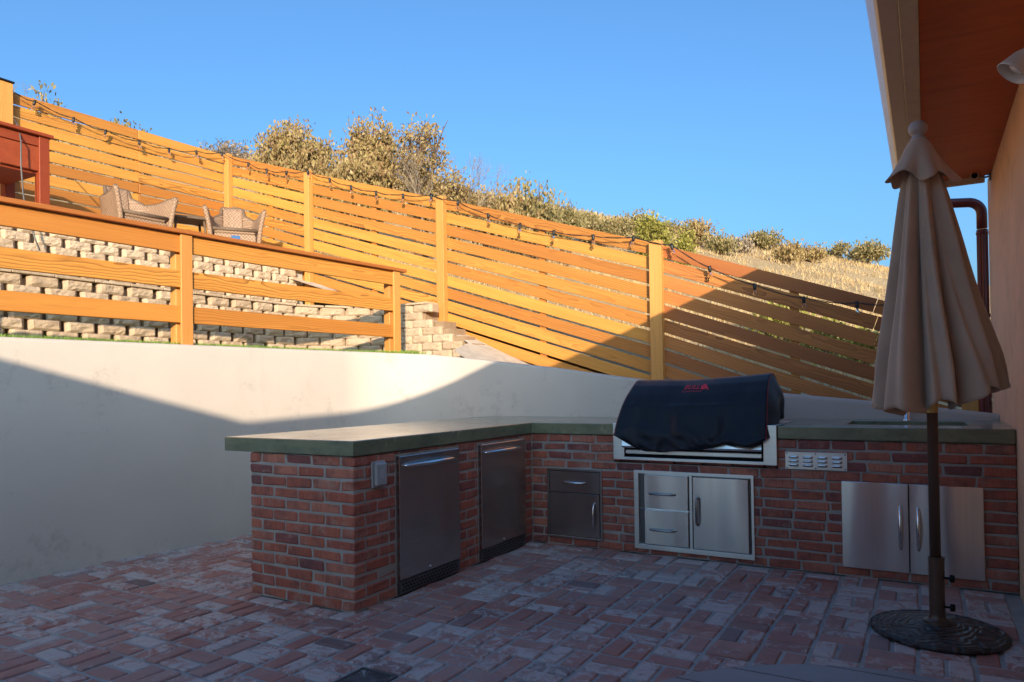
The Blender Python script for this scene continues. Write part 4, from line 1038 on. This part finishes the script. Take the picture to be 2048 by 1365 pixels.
# ================================================================== VEGETATION ON THE HILL
def shrub(name, label, cat, base, rx, rz, h, mat, n_clump, n_leaf, leaf, seed, stems=7, group=None, upright=.5, lift=.25, bare=0):
    rg = random.Random(seed); t = thing(name, label, cat, base, 0, group)
    b = MB(); tips = []
    for s in range(stems):
        a = rg.random()*6.283; rr = rg.uniform(.1, .75); tip = Vector((math.cos(a)*rx*rr, math.sin(a)*rx*rr, h*rg.uniform(.55, .95)))
        p0 = Vector((rg.gauss(0, .05*rx), rg.gauss(0, .05*rx), -.1)); mid = p0.lerp(tip, .5)+Vector((rg.gauss(0, .08*rx), rg.gauss(0, .08*rx), .08*h)); r0 = .018*h+.008
        b.tube([p0, p0.lerp(mid, .5), mid, mid.lerp(tip, .5), tip], [r0, r0*.8, r0*.55, r0*.35, r0*.12], 5, False)
        for q in range(4):
            st_ = mid.lerp(tip, rg.random()*.8); e = st_+Vector((rg.gauss(0, .22*rx), rg.gauss(0, .22*rx), rg.uniform(.05, .3)*h)); b.tube([st_, st_.lerp(e, .5)+Vector((0, 0, .03*h)), e], [r0*.3, r0*.2, r0*.08], 4, False); tips.append(e)
        tips.append(tip)
    b.obj('stems', M_BARK, t)
    v = []; f = []
    for c in range(n_clump):
        if c < len(tips) and rg.random() < .8: p = tips[c]
        else:
            while True:
                q = Vector((rg.uniform(-1, 1), rg.uniform(-1, 1), rg.uniform(-1, 1)))
                if .25 < q.length < 1 and rg.random() < .25+q.length: break
            bump_ = 1+.22*noise.noise((q.x*1.7+seed, q.y*1.7, q.z*1.7)); p = Vector((q.x*rx*bump_, q.y*rx*bump_, h*lift+(q.z*.5+.5)*h*(1-lift)*bump_))
        cr = leaf*rg.uniform(1.6, 3.4)
        for k in range(n_leaf):
            d = Vector((rg.gauss(0, 1), rg.gauss(0, 1), rg.gauss(0, 1))).normalized(); o_ = p+d*cr*rg.random()**.5
            ax = (d*(1-upright)+Vector((rg.gauss(0, .3), rg.gauss(0, .3), rg.choice((1, 1, -.7))))*upright).normalized(); sd = ax.cross(Vector((rg.gauss(0, 1), rg.gauss(0, 1), rg.gauss(0, 1)))).normalized()
            L = leaf*rg.uniform(.6, 1.25); w = L*rg.uniform(.18, .30); n = len(v)
            v += [o_-ax*L*.5, o_+sd*w+ax*L*.05, o_+ax*L*.5, o_-sd*w+ax*L*.05]; f.append((n, n+1, n+2, n+3))
    me = MB(); me.v = [tuple(p) for p in v]; me.f = f; me.obj('foliage', mat, t)
    return t
def bare_tree(name, label, base, h, spread, seed, mat=M_BARK, leafmat=None, depth=5, r0=.05, cat='tree'):
    rg = random.Random(seed); t = thing(name, label, cat, base); b = MB(); tip = []
    def grow(p, d, L, r, k):
        q = p+d*L*.5+Vector((rg.gauss(0, .06), rg.gauss(0, .06), 0))*L; e = p+d*L; b.tube([p, q, e], [r, r*.8, r*.6], 4 if k > 1 else 6, False)
        if k >= depth: tip.append(e); return
        for i in range(rg.choice((2, 3, 3))):
            nd = (d+Vector((rg.gauss(0, spread), rg.gauss(0, spread), rg.gauss(.1, spread*.6)))).normalized(); grow(e, nd, L*rg.uniform(.6, .85), r*.58, k+1)
    for s in range(3): grow(Vector((rg.gauss(0, .1), rg.gauss(0, .1), -.1)), Vector((rg.gauss(0, .35), rg.gauss(0, .35), 1)).normalized(), h*.27, r0, 0)
    b.obj('branches', mat, t)
    if leafmat:
        v = []; f = []
        for e in tip:
            for k in range(3):
                o_ = e+Vector((rg.gauss(0, .08), rg.gauss(0, .08), rg.gauss(0, .08))); ax = Vector((rg.gauss(0, 1), rg.gauss(0, 1), rg.gauss(0, 1))).normalized(); sd = ax.cross(Vector((1, .3, .2))).normalized(); n = len(v); L = .09
                v += [o_-ax*L*.5, o_+sd*L*.25, o_+ax*L*.5, o_-sd*L*.25]; f.append((n, n+1, n+2, n+3))
        me = MB(); me.v = [tuple(p) for p in v]; me.f = f; me.obj('leaves', leafmat, t)
    return t
def spot(px_c, px_w, y_top, d):
    """ground position, half width and height of a plant seen at this pixel column, standing d metres away"""
    p = at_d(px_c, y_top, d); z = hill_z(p[0], p[1]); return (p[0], p[1], z), px_w/2/F_PX*d, p[2]-z
def put(px_c, px_w, y_top, d, mat, label, seed, name='shrub', clumps=150, leaves=26, leaf=.10, **k):
    b_, rx, h = spot(px_c, px_w, y_top, d); return shrub(name, label, 'shrub', b_, rx, 0, max(h, .4), mat, clumps, leaves, leaf, seed, **k)
put(585, 158, 264, 14.0, M_DRYLEAF, 'dense golden-brown shrub above the second fence bay from the corner', 1, clumps=520, leaves=30, leaf=.085, upright=.75, stems=16)
put(738, 122, 250, 14.4, M_DRYLEAF, 'tall tan-leaved shrub with a rounded crown, left of the bare twiggy tree', 2, clumps=360, leaves=28, leaf=.085, upright=.65, stems=14)
put(700, 150, 322, 13.6, M_DRYLEAF, 'low drying shrub filling the gap below the two tall shrubs', 3, clumps=380, leaves=28, leaf=.08, upright=.75, stems=12)
put(836, 118, 256, 14.6, M_DRYLEAF, 'sparse tan shrub tangled with the bare twiggy tree', 4, clumps=230, leaves=18, leaf=.08, upright=.5, stems=24)
b_, rx, h = spot(858, 150, 200, 13.5); bare_tree('twiggy_tree', 'leafless twiggy tree rising above the tan shrubs', b_, h*.84, .33, 41, M_GREY, None, 6, .04)
put(900, 100, 350, 14.0, M_DRYLEAF, 'low drying shrub just right of the twiggy tree', 5, clumps=240, leaves=24, leaf=.075, stems=8)
put(985, 150, 386, 15.5, M_DRYLEAF, 'low brown brush above the middle fence bay', 6, clumps=150, leaves=22, leaf=.10, upright=.8, stems=10)
put(1062, 120, 376, 17, M_OLIVE, 'feathery olive shrub beside the thin brown stake', 7, clumps=130, leaves=20, leaf=.11, stems=12, upright=.8)
put(1128, 62, 406, 19, M_OLIVE, 'rounded grey-green bush right of the thin brown stake', 9, clumps=110, leaves=24, leaf=.09)
b_, rx, h = spot(498, 95, 243, 19); bare_tree('grey_tree', 'wispy grey bare tree left of the golden-brown shrub', b_, h*.95, .38, 12, M_GREY, M_GREY, 5, .04)
b_, rx, h = spot(262, 120, 228, 14); bare_tree('sparse_tree', 'sparse grey tree with a few green leaves above the upper fence', b_, h*.95, .40, 17, M_GREY, M_OLIVE, 5, .035)
put(232, 55, 238, 13, M_OLIVE, 'small green bush in front of the sparse grey tree', 18, clumps=34, leaves=16, leaf=.10)
b_, rx, h = spot(8, 110, 128, 13); bare_tree('bare_shrub', 'bare twigs above the fence at the far left edge', b_, h*.95, .42, 19, M_GREY, None, 5, .03, 'shrub')
put(85, 100, 205, 12, M_OLIVE, 'low leafy scrub along the fence top at the far left', 20, clumps=40, leaves=16, leaf=.09)
b_, rx, h = spot(140, 90, 205, 13); bare_tree('bare_shrub', 'thin dry twigs poking over the fence beside the leftmost light bulbs', b_, h*.9, .35, 23, M_GREY, None, 4, .02, 'shrub')
b_, rx, h = spot(410, 70, 280, 16); bare_tree('bare_shrub', 'thin dry twigs above the fence corner', b_, h*.9, .38, 24, M_GREY, None, 4, .02, 'shrub')
put(1307, 62, 436, 24, M_GREEN, 'bright yellow-green bush above the fence post at the shadow', 30, clumps=150, leaves=24, leaf=.12, lift=.05)
put(1368, 40, 462, 24, M_GREEN, 'small yellow-green bush right of the larger bright bush', 31, clumps=70, leaves=20, leaf=.11, lift=.05)
put(1280, 50, 432, 30, M_OLIVE, 'dark olive bush behind the bright yellow-green bush', 32, clumps=80, leaves=20, leaf=.14)
put(1205, 120, 442, 27, M_OLIVE, 'broad olive bush on the ridge above the middle of the fence', 33, clumps=130, leaves=22, leaf=.13)
put(1395, 75, 452, 33, M_DRYLEAF, 'brown and grey bush on the ridge right of the yellow-green bushes', 34, clumps=90, leaves=20, leaf=.16)
put(1523, 80, 474, 40, M_OLIVE, 'wide dark bush on the bare grass ridge, left of the umbrella', 35, clumps=110, leaves=20, leaf=.18)
put(1735, 75, 494, 40, M_OLIVE, 'bushy shrub on the ridge just left of the umbrella', 36, clumps=120, leaves=20, leaf=.18)
put(1682, 40, 488, 42, M_OLIVE, 'small airy bush on the ridge, second left of the umbrella', 37, clumps=40, leaves=18, leaf=.16)
rg = random.Random(50)
SCRUB = ['low scrub just right of the rounded grey-green bush on the ridge', 'low scrub between the broad olive bush and the dark olive bush', 'low scrub between the two yellow-green bushes on the ridge', 'low scrub on the ridge just right of the brown and grey bush', 'low scrub on the ridge just left of the wide dark bush', 'low scrub on the ridge just right of the wide dark bush', 'low scrub midway between the wide dark bush and the umbrella', 'low scrub on the ridge just left of the small airy bush', 'low scrub at the foot of the thin brown stake']
for k, (x, w, y) in enumerate([(1165, 60, 425), (1245, 50, 446), (1335, 60, 462), (1440, 70, 472), (1475, 60, 480), (1575, 60, 488), (1620, 60, 494), (1655, 40, 500), (1040, 90, 395)]):
    put(x, w, y+8, 30+rg.random()*14 if x > 1100 else 17, rg.choice((M_DRYLEAF, M_OLIVE, M_GREY)), SCRUB[k], 60+k, name='scrub', clumps=70, leaves=18, leaf=.15, group='low scrub along the ridge', upright=.8)
# shrubs seen through the fence slats
for k, (x, w, y, d) in enumerate([(1560, 130, 600, 11), (1640, 150, 640, 10.5), (1720, 120, 660, 11)]):
    p = at_d(x, y, d); z = hill_z(p[0], p[1])
    shrub('scrub', ('leftmost green scrub glimpsed through the shaded fence slats', 'middle green scrub glimpsed through the shaded fence slats', 'green scrub seen through the fence slats nearest the umbrella')[k], 'shrub', (p[0], p[1], z-.05), w/2/F_PX*d, 0, max(.45, p[2]-z), M_GREEN, 60, 20, .09, 90+k, group='green scrub behind the fence', lift=.02)
b_, rx, h = spot(1037, 8, 362, 18); t = thing('wooden_stake', 'thin brown wooden stake standing on the hill', 'stake', b_)
MB().tube([(0, 0, -.2), (0, 0, h)], .035, 8).obj('stake_pole', M_UTIL, t); MB().box(-.05, .05, -.02, .02, h-.12, h-.08, .004).obj('cross_piece', M_UTIL, t)

# ================================================================== ROUND SLATTED TABLE in front of the camera
tb = thing('round_table', 'round grey slatted table at the bottom right edge', 'table', (2.72, -3.98, 0)); TR, TZ = .475, .70
k = 0; y = -TR
while y < TR-.02:
    y1 = min(y+.088, TR-.002); b = MB(); n = 10; ring = []
    for q in range(n+1): yy = y+(y1-y)*q/n; ring.append((math.sqrt(max(0, TR*TR-yy*yy)), yy))
    poly = ring+[(-x, yy) for x, yy in ring[::-1]]; m_ = len(poly)
    b.v = [(x, yy, TZ) for x, yy in poly]+[(x, yy, TZ-.022) for x, yy in poly]; b.f = [tuple(range(m_)), tuple(range(m_, 2*m_))[::-1]]+[(i, m_+i, m_+(i+1) % m_, (i+1) % m_) for i in range(m_)]
    b.obj('slat', M_TABLE, tb); y = y1+.004
MB().lathe([(TR-.06, TZ-.024), (TR-.06, TZ-.06), (TR-.09, TZ-.06), (TR-.09, TZ-.024)], 40).obj('apron', M_TABLE, tb, smooth=True)
for a in range(4): MB().tube([(.30*math.cos(a*1.571+.78), .30*math.sin(a*1.571+.78), TZ-.03), (.34*math.cos(a*1.571+.78), .34*math.sin(a*1.571+.78), 0)], .02, 8).obj('leg', M_TABLE, tb, smooth=True)
